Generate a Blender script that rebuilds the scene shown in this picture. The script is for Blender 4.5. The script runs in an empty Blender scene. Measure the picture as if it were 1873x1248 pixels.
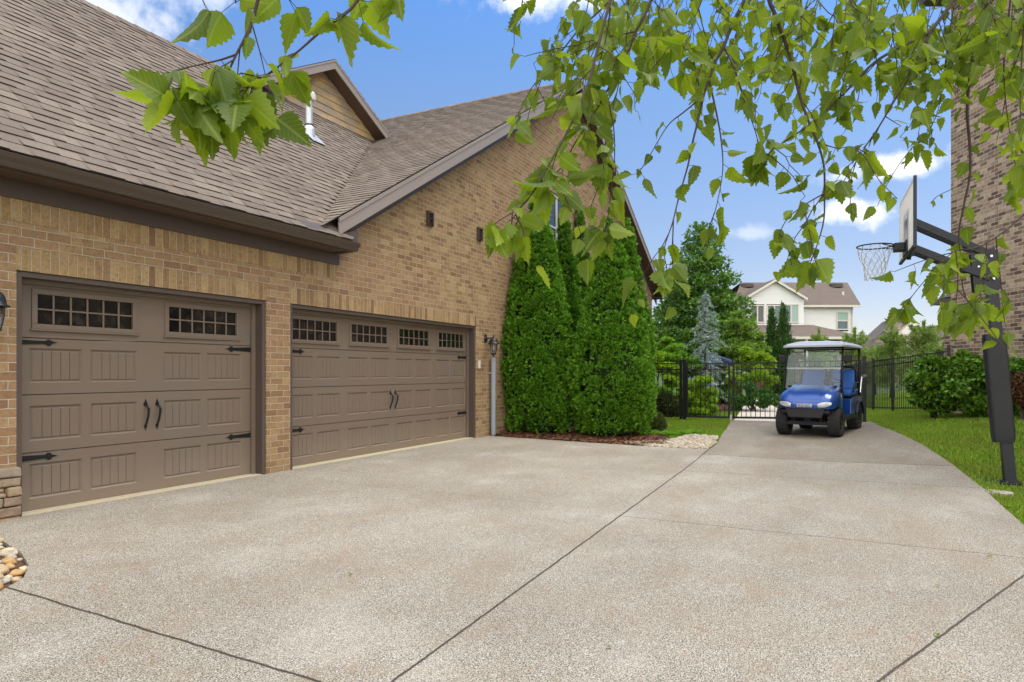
import bpy, bmesh, math, random
import numpy as np
from mathutils import Vector, Matrix, noise
R = math.radians
random.seed(7); rng = np.random.default_rng(7)
sc = bpy.context.scene
COL = sc.collection

# ------------------------------------------------------------------ camera frame
# World axes: +x runs along the garage wall, +y runs into the house, z up; the garage slab is z = 0.
F, CX, HY, CAMH = 1241.0, 936.5, 681.0, 1.24
RGT = Vector((0.45181, -0.89211, 0)); FWD = Vector((0.89211, 0.45181, 0))
YAW = math.atan2(-FWD.x, FWD.y)
cam_d = bpy.data.cameras.new('camera'); cam = bpy.data.objects.new('camera', cam_d); COL.objects.link(cam)
cam.location = (0, 0, CAMH); cam.rotation_euler = (R(90), 0, YAW)
cam_d.sensor_width = 36; cam_d.lens = F / 1873 * 36; cam_d.shift_y = (HY - 624) / 1873
cam_d.clip_start = .05; cam_d.clip_end = 2000
sc.camera = cam

# ------------------------------------------------------------------ light
SUN_EL, SUN_AZ = R(68), R(-50)          # direction towards the sun: elevation, and angle from +x in the ground plane
def ND(nt, typ, ins=None, **props):
    n = nt.nodes.new(typ)
    for k, v in props.items(): setattr(n, k, v)
    for k, v in (ins or {}).items():
        s = n.inputs[k]
        if isinstance(v, bpy.types.NodeSocket): nt.links.new(v, s)
        else: s.default_value = v
    return n
def MATH(nt, op, a, b=None, c=None, clamp=False):
    ins = {0: a}
    if b is not None: ins[1] = b
    if c is not None: ins[2] = c
    return ND(nt, 'ShaderNodeMath', ins, operation=op, use_clamp=clamp).outputs[0]
def MIX(nt, fac, a, b, blend='MIX'):
    n = ND(nt, 'ShaderNodeMix', data_type='RGBA', blend_type=blend)
    for i, v in ((0, fac), (6, a), (7, b)):
        if isinstance(v, bpy.types.NodeSocket): nt.links.new(v, n.inputs[i])
        else: n.inputs[i].default_value = v if i == 0 else (*v[:3], 1)
    return n.outputs[2]
def SMOOTH(nt, v, a, b, lo=0., hi=1.):
    return ND(nt, 'ShaderNodeMapRange', {0: v, 1: a, 2: b, 3: lo, 4: hi}, interpolation_type='SMOOTHSTEP').outputs[0]
def RAMP(nt, fac, cols, interp='LINEAR'):
    n = ND(nt, 'ShaderNodeValToRGB', {0: fac}); cr = n.color_ramp; cr.interpolation = interp
    while len(cr.elements) < len(cols): cr.elements.new(.5)
    for i, c in enumerate(cols):
        if len(c) == 4: p, c = c[0], c[1:]
        else: p = i / max(1, len(cols) - 1)
        cr.elements[i].position = p; cr.elements[i].color = (*c, 1)
    return n.outputs[0]
def NOISE(nt, vec, scale, detail=3., rough=.55, dim='3D'):
    ins = {'Scale': scale, 'Detail': detail, 'Roughness': rough}
    if vec is not None: ins['Vector'] = vec
    return ND(nt, 'ShaderNodeTexNoise', ins, noise_dimensions=dim).outputs[0]

world = bpy.data.worlds.new('World'); sc.world = world; world.use_nodes = True
nt = world.node_tree; nt.nodes.clear()
sky = ND(nt, 'ShaderNodeTexSky', sky_type='NISHITA', sun_disc=False)
sky.sun_elevation = SUN_EL; sky.sun_rotation = R(90) - SUN_AZ
sky.air_density = 1.0; sky.dust_density = .15; sky.ozone_density = 2.5; sky.altitude = 300
dirv = ND(nt, 'ShaderNodeTexCoord').outputs['Generated']
def DOT(v, w): return ND(nt, 'ShaderNodeVectorMath', {0: v, 1: tuple(w)}, operation='DOT_PRODUCT').outputs['Value']
cn = NOISE(nt, dirv, 7.0, 9, .62); cn2 = NOISE(nt, dirv, 22.0, 6, .6)
CLOUDS = [(195, 25, 100, 50, .6), (1010, -14, 130, 36, .8), (1650, 300, 72, 24, .95), (1568, 386, 66, 25, .9), (1375, 425, 40, 14, .3), (300, -40, 120, 50, .5), (1540, 318, 46, 16, .5)]
mask = None
for (px_, py_, ra, rb, amt) in CLOUDS:
    d = (FWD + RGT * ((px_ - CX) / F) + Vector((0, 0, (HY - py_) / F))).normalized()
    rr = d.cross(Vector((0, 0, 1))).normalized(); uu = rr.cross(d).normalized()
    a = MATH(nt, 'MULTIPLY', DOT(dirv, rr), F / ra); b = MATH(nt, 'MULTIPLY', DOT(dirv, uu), F / rb)
    q = MATH(nt, 'SQRT', MATH(nt, 'ADD', MATH(nt, 'MULTIPLY', a, a), MATH(nt, 'MULTIPLY', b, b)))
    q = MATH(nt, 'ADD', q, MATH(nt, 'MULTIPLY', MATH(nt, 'SUBTRACT', .5, cn2), 2.6))
    front = MATH(nt, 'GREATER_THAN', DOT(dirv, d), .5)
    m = MATH(nt, 'MULTIPLY', MATH(nt, 'MULTIPLY', SMOOTH(nt, q, .15, 1.15, 1, 0), amt), front)
    mask = m if mask is None else MATH(nt, 'MAXIMUM', mask, m)
# added bank of bright cloud behind and above the viewer (unseen, soft fill light)
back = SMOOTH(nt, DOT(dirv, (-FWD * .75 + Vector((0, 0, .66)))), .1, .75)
fill_bank = MATH(nt, 'MULTIPLY', back, SMOOTH(nt, cn, .36, .52))
CLOUD_V, FILL_BANK_V, SKY_V = 6.0, 11.0, .15
elev = ND(nt, 'ShaderNodeSeparateXYZ', {0: dirv}).outputs[2]
tone = RAMP(nt, elev, [(0., .60, .50, .51), (.14, .64, .56, .57), (.36, .66, .70, .75), (.48, .55, .76, .95), (1., .42, .65, .9)])
skyc = MIX(nt, 1., sky.outputs[0], tone, 'MULTIPLY')
bg = ND(nt, 'ShaderNodeBackground', {0: MIX(nt, fill_bank, MIX(nt, mask, skyc, (CLOUD_V, CLOUD_V * .99, CLOUD_V * .975)), (FILL_BANK_V, FILL_BANK_V * .97, FILL_BANK_V * .92)), 1: SKY_V})
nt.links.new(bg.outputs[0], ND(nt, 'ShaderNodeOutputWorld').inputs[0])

sun_d = bpy.data.lights.new('sun', 'SUN'); sun_d.energy = 1.5; sun_d.angle = R(34); sun_d.color = (1, .95, .87)
sun = bpy.data.objects.new('sun', sun_d); COL.objects.link(sun)
sv = Vector((math.cos(SUN_EL) * math.cos(SUN_AZ), math.cos(SUN_EL) * math.sin(SUN_AZ), math.sin(SUN_EL)))
sun.rotation_euler = sv.to_track_quat('Z', 'Y').to_euler(); sun.location = (0, 0, 30)
sc.view_settings.view_transform = 'Standard'; sc.view_settings.look = 'None'
sc.view_settings.exposure = 0.66; sc.view_settings.gamma = 1
sc.render.engine = 'CYCLES'
cy = sc.cycles
cy.max_bounces = 6; cy.diffuse_bounces = 3; cy.glossy_bounces = 3; cy.transmission_bounces = 4; cy.transparent_max_bounces = 8
cy.use_adaptive_sampling = True; cy.adaptive_threshold = .02
cy.use_denoising = True; cy.denoiser = 'OPENIMAGEDENOISE'; cy.denoising_input_passes = 'RGB_ALBEDO_NORMAL'
cy.caustics_reflective = False; cy.caustics_refractive = False
cy.sample_clamp_indirect = 4

# ------------------------------------------------------------------ placing helpers
def lin(r, g, b):
    f = lambda c: c / 12.92 if c <= .04045 else ((c + .055) / 1.055) ** 2.4
    return tuple(f(v / 255) for v in (r, g, b))
def sm(t, a, b):
    t = min(1, max(0, (t - a) / (b - a))); return t * t * (3 - 2 * t)
def G(x, y):                                   # height of the ground
    w = -y; A = sm(x, 9, 16)
    return (-.025 * min(12, max(0, w + 6.36)) - .055 * sm(w, 1.35, 1.9)) * (1 - A) + A * .1 * min(6, max(0, w + .4))
def CP(X, Z, z=0): v = RGT * X + FWD * Z; return Vector((v.x, v.y, z))
def PX(px, py, Z): return CP((px - CX) / F * Z, Z, CAMH + (HY - py) / F * Z)
def GP(px, py):                                # where a sight line meets the ground
    for i in range(4000):
        Z = 1 + i * .02; p = PX(px, py, Z)
        if p.z <= G(p.x, p.y): break
    return Vector((p.x, p.y, G(p.x, p.y)))
def onG(px, Z): p = PX(px, HY, Z); p.z = G(p.x, p.y); return p

# ------------------------------------------------------------------ mesh helpers
class MB:
    def __init__(s): s.v = []; s.f = []; s.m = []
    def add(s, vs, fs, mi=0):
        o = len(s.v); s.v += [tuple(v) for v in vs]
        for f in fs: s.f.append([o + i for i in f]); s.m.append(mi)
    def quad(s, a, b, c, d, mi=0): s.add([a, b, c, d], [(0, 1, 2, 3)], mi)
    def box(s, x0, x1, y0, y1, z0, z1, mi=0, M=None):
        vs = [Vector((x, y, z)) for z in (z0, z1) for y in (y0, y1) for x in (x0, x1)]
        if M is not None: vs = [M @ v for v in vs]
        s.add(vs, [(0, 2, 3, 1), (4, 5, 7, 6), (0, 1, 5, 4), (2, 6, 7, 3), (0, 4, 6, 2), (1, 3, 7, 5)], mi)
    def prism(s, poly, off, mi=0):             # closed polygon (3-D points) pushed along off
        n = len(poly); off = Vector(off); a = [Vector(p) for p in poly]
        s.add(a + [p + off for p in a], [tuple(range(n))[::-1], tuple(range(n, 2 * n))] + [(i, (i + 1) % n, n + (i + 1) % n, n + i) for i in range(n)], mi)
    def tube(s, pts, r, n=8, mi=0, caps=True):
        pts = [Vector(p) for p in pts]; k = len(pts)
        rs = r if isinstance(r, (list, tuple)) else [r] * k
        vs = []; up = None
        for i, p in enumerate(pts):
            d = (pts[min(i + 1, k - 1)] - pts[max(i - 1, 0)]).normalized()
            if up is None: up = Vector((0, 0, 1)) if abs(d.z) < .9 else Vector((1, 0, 0))
            a = d.cross(up).normalized(); b = a.cross(d).normalized(); up = b
            vs += [p + (a * math.cos(2 * math.pi * j / n) + b * math.sin(2 * math.pi * j / n)) * rs[i] for j in range(n)]
        fs = [(i * n + j, i * n + (j + 1) % n, (i + 1) * n + (j + 1) % n, (i + 1) * n + j) for i in range(k - 1) for j in range(n)]
        if caps: fs += [tuple(range(n))[::-1], tuple(range((k - 1) * n, k * n))]
        s.add(vs, fs, mi)
    def bar(s, p, q, w, h, mi=0, up=(0, 0, 1)):    # rectangular bar from p to q
        p, q = Vector(p), Vector(q); d = (q - p).normalized(); u = Vector(up)
        if abs(d.dot(u)) > .95: u = Vector((1, 0, 0))
        a = d.cross(u).normalized() * w / 2; b = a.cross(d).normalized() * h / 2
        s.add([p - a - b, p + a - b, p + a + b, p - a + b, q - a - b, q + a - b, q + a + b, q - a + b],
              [(3, 2, 1, 0), (4, 5, 6, 7), (0, 1, 5, 4), (1, 2, 6, 5), (2, 3, 7, 6), (3, 0, 4, 7)], mi)
    def lathe(s, prof, c=(0, 0, 0), n=16, mi=0, axis='z'):
        c = Vector(c); vs = []
        for r, h in prof:
            for j in range(n):
                t = 2 * math.pi * j / n; a, b = r * math.cos(t), r * math.sin(t)
                vs.append(c + (Vector((a, b, h)) if axis == 'z' else Vector((a, h, b)) if axis == 'y' else Vector((h, a, b))))
        k = len(prof)
        fs = [(i * n + j, i * n + (j + 1) % n, (i + 1) * n + (j + 1) % n, (i + 1) * n + j) for i in range(k - 1) for j in range(n)]
        s.add(vs, fs, mi)
    def grid(s, rows, mi=0, close=False):
        n = len(rows[0]); k = len(rows); m = n if close else n - 1
        s.add([p for r in rows for p in r], [(i * n + j, i * n + (j + 1) % n, (i + 1) * n + (j + 1) % n, (i + 1) * n + j) for i in range(k - 1) for j in range(m)], mi)
    def build(s, name, mats, parent=None, smooth=False, bevel=0, seg=2, fix=True):
        me = bpy.data.meshes.new(name); me.from_pydata(s.v, [], s.f)
        for m in (mats if isinstance(mats, (list, tuple)) else [mats]): me.materials.append(m)
        me.polygons.foreach_set('material_index', s.m)
        if fix or bevel:
            bm = bmesh.new(); bm.from_mesh(me)
            if fix: bmesh.ops.recalc_face_normals(bm, faces=bm.faces)
            if bevel:
                es = [e for e in bm.edges if len(e.link_faces) == 2 and e.calc_face_angle(0) > .6]
                bmesh.ops.bevel(bm, geom=es, offset=bevel, segments=seg, profile=.6, affect='EDGES', clamp_overlap=True)
            bm.to_mesh(me); bm.free()
        if smooth: me.polygons.foreach_set('use_smooth', [True] * len(me.polygons))
        me.update()
        return link(name, me, parent)
def link(name, me, parent=None):
    o = bpy.data.objects.new(name, me); COL.objects.link(o)
    if parent is not None:
        o.parent = parent
        if parent.get('_w'):
            o.matrix_parent_inverse = (Matrix.Translation(parent.location) @ Matrix.Rotation(parent.rotation_euler.z, 4, 'Z')).inverted()
    return o
WORLD_ROOTS = []
def thing(name, label, cat, loc=(0, 0, 0), rz=0, group=None, world=True):
    o = bpy.data.objects.new(name, None); COL.objects.link(o); o.location = loc; o.rotation_euler = (0, 0, rz)
    o['label'] = label; o['category'] = cat; o.empty_display_size = .2
    if group: o['group'] = group
    if world: o['_w'] = 1; WORLD_ROOTS.append(o)
    return o
def tag(o, label, cat, group=None):
    o['label'] = label; o['category'] = cat
    if group: o['group'] = group
    return o
def npmesh(name, V, FA, mats, parent=None, mi=None, uv=None, smooth=False):
    """V (n,3); FA (k,m) faces of equal size"""
    me = bpy.data.meshes.new(name); V = np.asarray(V, dtype=np.float32); FA = np.asarray(FA, dtype=np.int32)
    me.vertices.add(len(V)); me.vertices.foreach_set('co', V.ravel())
    k, m = FA.shape
    me.loops.add(k * m); me.loops.foreach_set('vertex_index', FA.ravel())
    me.polygons.add(k); me.polygons.foreach_set('loop_start', np.arange(k, dtype=np.int32) * m)
    for mm in (mats if isinstance(mats, (list, tuple)) else [mats]): me.materials.append(mm)
    if mi is not None: me.polygons.foreach_set('material_index', np.asarray(mi, dtype=np.int32))
    if smooth: me.polygons.foreach_set('use_smooth', np.ones(k, dtype=bool))
    me.update(calc_edges=True)
    if uv is not None:
        l = me.uv_layers.new(name='leaf'); l.data.foreach_set('uv', np.asarray(uv, dtype=np.float32)[FA.ravel()].ravel())
    return link(name, me, parent)

# ------------------------------------------------------------------ materials
def newmat(name):
    m = bpy.data.materials.new(name); m.use_nodes = True; nt = m.node_tree; nt.nodes.clear()
    out = ND(nt, 'ShaderNodeOutputMaterial'); return m, nt, out
def PRIN(nt, out, color, rough=.6, metal=0., spec=.4, normal=None, extra=None):
    ins = {'Base Color': color if isinstance(color, bpy.types.NodeSocket) else (*color[:3], 1), 'Roughness': rough, 'Metallic': metal, 'Specular IOR Level': spec}
    if normal is not None: ins['Normal'] = normal
    ins.update(extra or {})
    p = ND(nt, 'ShaderNodeBsdfPrincipled', ins)
    if out is not None: nt.links.new(p.outputs[0], out.inputs[0])
    return p.outputs[0]
def BUMP(nt, h, strength=.5, dist=.01): return ND(nt, 'ShaderNodeBump', {'Height': h, 'Strength': strength, 'Distance': dist}).outputs[0]
def OBJ(nt): return ND(nt, 'ShaderNodeTexCoord').outputs['Object']
def plain(name, col, rough=.55, metal=0., spec=.4, var=.12, ns=6., bump=0., bs=60., extra=None):
    m, nt, out = newmat(name); o = OBJ(nt)
    n = NOISE(nt, o, ns, 5, .6)
    c = MIX(nt, n, tuple(v * (1 - var) for v in col), tuple(min(1, v * (1 + var)) for v in col))
    rg = MATH(nt, 'ADD', rough - .06, MATH(nt, 'MULTIPLY', NOISE(nt, o, ns * 2.3, 3), .12))
    PRIN(nt, out, c, rg, metal, spec, BUMP(nt, NOISE(nt, o, bs, 4), bump, .004) if bump else None, extra)
    return m
def brick(name, cols, mortar, bw=.205, rh=.0775, ms=.0055, soldier=False, tint=None, zoff=0.):
    m, nt, out = newmat(name); tc = ND(nt, 'ShaderNodeTexCoord'); o = tc.outputs['Object']
    sx = ND(nt, 'ShaderNodeSeparateXYZ', {0: o}); nx = ND(nt, 'ShaderNodeSeparateXYZ', {0: tc.outputs['Normal']})
    side = MATH(nt, 'GREATER_THAN', MATH(nt, 'ABSOLUTE', nx.outputs[0]), .6)
    h = MATH(nt, 'ADD', MATH(nt, 'MULTIPLY', sx.outputs[0], MATH(nt, 'SUBTRACT', 1, side)), MATH(nt, 'MULTIPLY', sx.outputs[1], side))
    w1 = MATH(nt, 'MULTIPLY', MATH(nt, 'SUBTRACT', NOISE(nt, o, 13, 3), .5), .016)
    w2 = MATH(nt, 'MULTIPLY', MATH(nt, 'SUBTRACT', NOISE(nt, ND(nt, 'ShaderNodeVectorMath', {0: o, 1: (7, 3, 5)}, operation='ADD').outputs[0], 15, 3), .5), .013)
    h = MATH(nt, 'ADD', h, w1); z = MATH(nt, 'ADD', MATH(nt, 'SUBTRACT', sx.outputs[2], zoff), w2)
    v = ND(nt, 'ShaderNodeCombineXYZ', {0: z, 1: h} if soldier else {0: h, 1: z}).outputs[0]
    b = ND(nt, 'ShaderNodeTexBrick', {'Vector': v, 'Color1': (0, 0, 0, 1), 'Color2': (1, 1, 1, 1), 'Mortar': (.5, .5, .5, 1), 'Scale': 1., 'Mortar Size': ms, 'Mortar Smooth': .35, 'Bias': 0., 'Brick Width': bw, 'Row Height': rh},
           offset=0. if soldier else .5, squash=1.)
    rnd = ND(nt, 'ShaderNodeSeparateColor', {0: b.outputs[0]}).outputs[0]
    c = RAMP(nt, rnd, cols)
    n1 = NOISE(nt, o, 34, 5, .65); n2 = NOISE(nt, o, 9, 3)
    c = MIX(nt, SMOOTH(nt, n2, .5, .72), c, MIX(nt, .55, c, cols[0][-3:]))
    c = MIX(nt, .75, c, RAMP(nt, n1, [(.25, .45, .43, .4), (.5, .95, .95, .95), (.78, 1.25, 1.22, 1.15)]), 'MULTIPLY')
    big = NOISE(nt, o, .55, 3)
    if tint: c = MIX(nt, SMOOTH(nt, big, .35, .65), c, MIX(nt, .35, c, tint))
    mc = MIX(nt, NOISE(nt, o, 20, 4), tuple(x * .75 for x in mortar), tuple(x * 1.15 for x in mortar))
    c = MIX(nt, b.outputs['Fac'], c, mc)
    hgt = MATH(nt, 'ADD', MATH(nt, 'SUBTRACT', 1, b.outputs['Fac']), MATH(nt, 'MULTIPLY', n1, .45))
    PRIN(nt, out, c, .9, 0, .2, BUMP(nt, hgt, .9, .013))
    return m
def foliage(name, cols, trans=.35, rough=.5, spec=.3, patch=None, ps=1.2, gain=1.5):
    m, nt, out = newmat(name); g = ND(nt, 'ShaderNodeNewGeometry')
    c = RAMP(nt, g.outputs['Random Per Island'], [tuple(min(.6, v * gain) for v in q) for q in cols])
    if patch: c = MIX(nt, SMOOTH(nt, NOISE(nt, g.outputs['Position'], ps, 3), .42, .68), c, MIX(nt, .6, c, patch))
    p = PRIN(nt, None, c, rough, 0, spec)
    t = ND(nt, 'ShaderNodeBsdfTranslucent', {0: MIX(nt, .5, c, (.35, .5, .03), 'MIX') if trans > .3 else c}).outputs[0]
    nt.links.new(ND(nt, 'ShaderNodeMixShader', {0: trans, 1: p, 2: t}).outputs[0], out.inputs[0])
    return m
def glassy(name, tint=(.9, .95, .95), clear=.7, rough=.02, body=None, refl=.9):
    m, nt, out = newmat(name)
    gl = ND(nt, 'ShaderNodeBsdfGlossy', {'Color': (.9, .95, 1, 1), 'Roughness': rough}).outputs[0]
    tr = ND(nt, 'ShaderNodeBsdfTransparent', {0: (*tint, 1)}).outputs[0]
    df = ND(nt, 'ShaderNodeBsdfDiffuse', {0: (*(body or (.5, .55, .58)), 1)}).outputs[0]
    a = ND(nt, 'ShaderNodeMixShader', {0: clear, 1: df, 2: tr}).outputs[0]
    fr = ND(nt, 'ShaderNodeFresnel', {0: 1.5}).outputs[0]
    nt.links.new(ND(nt, 'ShaderNodeMixShader', {0: MATH(nt, 'ADD', MATH(nt, 'MULTIPLY', fr, refl), .01, clamp=True), 1: a, 2: gl}).outputs[0], out.inputs[0])
    return m

TAN = [lin(130, 102, 74), lin(152, 122, 87), lin(168, 140, 100), lin(158, 130, 91), lin(180, 154, 113), lin(145, 115, 83), lin(172, 146, 106)]
M_brick = brick('tan brick', TAN, lin(190, 176, 152), tint=lin(150, 114, 92))
M_soldier = [brick('tan brick on end', TAN + [lin(178, 150, 108)], lin(184, 168, 142), bw=.21, rh=.078, soldier=True, zoff=z) for z in (2.108, 2.52)]
M_nbrick = brick('neighbour brick', [lin(104, 84, 72), lin(204, 180, 150), lin(114, 94, 80), lin(122, 102, 88), lin(212, 190, 160), lin(210, 184, 154), lin(134, 110, 94), lin(200, 172, 142), lin(188, 160, 132), lin(110, 90, 78)], lin(226, 208, 186), bw=.235, rh=.086, ms=.008)
M_fbrick = brick('far brick', [lin(170, 150, 138), lin(190, 170, 156), lin(205, 188, 172), lin(150, 130, 118)], lin(214, 204, 192), bw=.2, rh=.08)

def mk_shingle(name, cols):
    m, nt, out = newmat(name); g = ND(nt, 'ShaderNodeNewGeometry'); o = OBJ(nt)
    c = RAMP(nt, g.outputs['Random Per Island'], cols)
    c = MIX(nt, .8, c, RAMP(nt, NOISE(nt, o, 130, 3, .7), [(.3, .55, .55, .55), (.5, 1, 1, 1), (.72, 1.4, 1.38, 1.34)]), 'MULTIPLY')
    c = MIX(nt, SMOOTH(nt, NOISE(nt, o, 1.3, 4), .4, .7), c, MIX(nt, .3, c, (.12, .1, .09)))
    PRIN(nt, out, c, .95, 0, .15, BUMP(nt, NOISE(nt, o, 160, 3), .5, .004)); return m
M_shingle = mk_shingle('brown shingle', [lin(118, 107, 97), lin(131, 120, 109), lin(124, 113, 103), lin(139, 128, 117), lin(114, 103, 94), lin(134, 123, 112)])
M_fshingle = mk_shingle('far shingle', [lin(96, 86, 79), lin(114, 103, 95), lin(104, 94, 86)])
M_fshingle2 = mk_shingle('far grey shingle', [lin(105, 98, 94), lin(125, 118, 112)])
M_tabedge = plain('shadow-dark cut shingle edge', lin(78, 67, 59), .95)  # asphalt cut edge, darkened to paint the shadow line under each course
M_trim = plain('dark taupe trim', lin(88, 77, 70), .5, var=.06, ns=3, bump=.05)
M_rake = plain('taupe rake board', lin(150, 139, 131), .5, var=.06, ns=3, bump=.05)
M_gutter = plain('brown gutter', lin(88, 75, 64), .35, .2, .5, var=.05)
M_soffit = plain('brown soffit', lin(96, 78, 66), .6)
M_black = plain('black iron', (.012, .012, .013), .45, .3, .5, var=.2, bump=.1)
M_blackpaint = plain('black satin paint', (.016, .017, .019), .38, 0, .5, var=.15)
M_white = plain('white paint', (.72, .72, .70), .4, var=.04)
M_cream = plain('cream plastic', (.68, .66, .58), .4, var=.04)
M_pvc = plain('grey plastic pipe', (.31, .34, .38), .45, var=.05)
M_galv = plain('galvanised metal', (.62, .65, .67), .35, .5, var=.08, ns=12)
def mk_door():
    m, nt, out = newmat('taupe garage door'); o = OBJ(nt)
    st = ND(nt, 'ShaderNodeVectorMath', {0: o, 1: (4, 4, 90)}, operation='MULTIPLY').outputs[0]
    n = NOISE(nt, st, 6, 5, .65)
    c = MIX(nt, n, lin(112, 97, 83), lin(127, 111, 96))
    c = MIX(nt, SMOOTH(nt, NOISE(nt, o, 1.1, 4), .45, .75), c, lin(116, 104, 92))
    z = ND(nt, 'ShaderNodeSeparateXYZ', {0: o}).outputs[2]
    dust = MATH(nt, 'MULTIPLY', SMOOTH(nt, MATH(nt, 'ADD', z, MATH(nt, 'MULTIPLY', NOISE(nt, o, 4, 5, .65), -.35)), -.15, .3, 1, 0), .5)
    c = MIX(nt, dust, c, lin(142, 128, 110))
    PRIN(nt, out, c, MATH(nt, 'ADD', .42, MATH(nt, 'MULTIPLY', NOISE(nt, o, 2.2, 4), .2)), 0, .4, BUMP(nt, n, .25, .003)); return m
M_door = mk_door()
def mk_dglass():
    m, nt, out = newmat('dark window glass'); o = OBJ(nt)
    c = MIX(nt, SMOOTH(nt, NOISE(nt, o, 9, 2), .45, .7), (.006, .006, .006), (.03, .025, .02))
    PRIN(nt, out, c, .06, 0, .6, BUMP(nt, NOISE(nt, o, 3, 2), .15, .01)); return m
M_dglass = mk_dglass()
def mk_siding():
    m, nt, out = newmat('weathered siding'); o = OBJ(nt)
    n = NOISE(nt, ND(nt, 'ShaderNodeVectorMath', {0: o, 1: (1.6, 1.6, 3)}, operation='MULTIPLY').outputs[0], 1.1, 5, .6)
    c = MIX(nt, SMOOTH(nt, n, .42, .62), lin(178, 162, 140), lin(214, 184, 134))
    c = MIX(nt, .5, c, RAMP(nt, NOISE(nt, o, 30, 4), [(.3, .7, .7, .7), (.7, 1.15, 1.15, 1.15)]), 'MULTIPLY')
    PRIN(nt, out, c, .75, 0, .2, BUMP(nt, NOISE(nt, o, 60, 4), .2, .004)); return m
M_siding = mk_siding()
M_wsiding = plain('white lap siding', lin(238, 238, 234), .7, var=.03, ns=1.5)
M_wtrim = plain('pale trim', lin(222, 215, 203), .6, var=.03)
M_fglass = plain('far window glass', lin(64, 92, 92), .12, 0, .8, var=.35, ns=.8)
M_fblind = plain('window blind', lin(160, 190, 178), .4, var=.06)
M_dark = plain('dark recess', (.03, .026, .022), .9)
def mk_stone(name, cols, sc_=9):
    m, nt, out = newmat(name); o = OBJ(nt); g = ND(nt, 'ShaderNodeNewGeometry')
    c = RAMP(nt, g.outputs['Random Per Island'], cols)
    c = MIX(nt, .8, c, RAMP(nt, NOISE(nt, o, sc_, 6, .65), [(.3, .65, .62, .58), (.5, 1, 1, 1), (.75, 1.25, 1.22, 1.2)]), 'MULTIPLY')
    PRIN(nt, out, c, .7, 0, .3, BUMP(nt, NOISE(nt, o, sc_ * 4, 5), .35, .01)); return m
M_ledge = mk_stone('ledge stone', [lin(138, 116, 98), lin(164, 146, 122), lin(132, 122, 106), lin(182, 154, 118), lin(118, 104, 90)], 16)
M_gravel = mk_stone('pale gravel', [lin(158, 146, 126), lin(200, 190, 172), lin(178, 160, 132), lin(138, 128, 112), lin(208, 203, 190)], 20)
M_stone_c = [mk_stone('tan river stone', [lin(190, 168, 134)] * 2, 14), mk_stone('orange river stone', [lin(188, 152, 104)] * 2, 14), mk_stone('cream river stone', [lin(205, 192, 165)] * 2, 14), mk_stone('grey river stone', [lin(176, 170, 158)] * 2, 14)]
M_mulch = mk_stone('mulch chips', [lin(100, 64, 44), lin(126, 84, 58), lin(80, 52, 37), lin(150, 108, 78)], 30)
M_soil = plain('mulch bed soil', lin(70, 44, 31), .95, var=.4, ns=18, bump=.8, bs=40)
M_lawn = plain('lawn soil', (.055, .085, .016), .95, var=.3, ns=3, bump=.5, bs=50)
M_path = plain('pale walkway', lin(205, 194, 180), .9, var=.08, ns=5, bump=.3, bs=120)
M_sillc = plain('threshold concrete', lin(190, 178, 150), .9, var=.14, ns=14, bump=.3)

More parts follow.
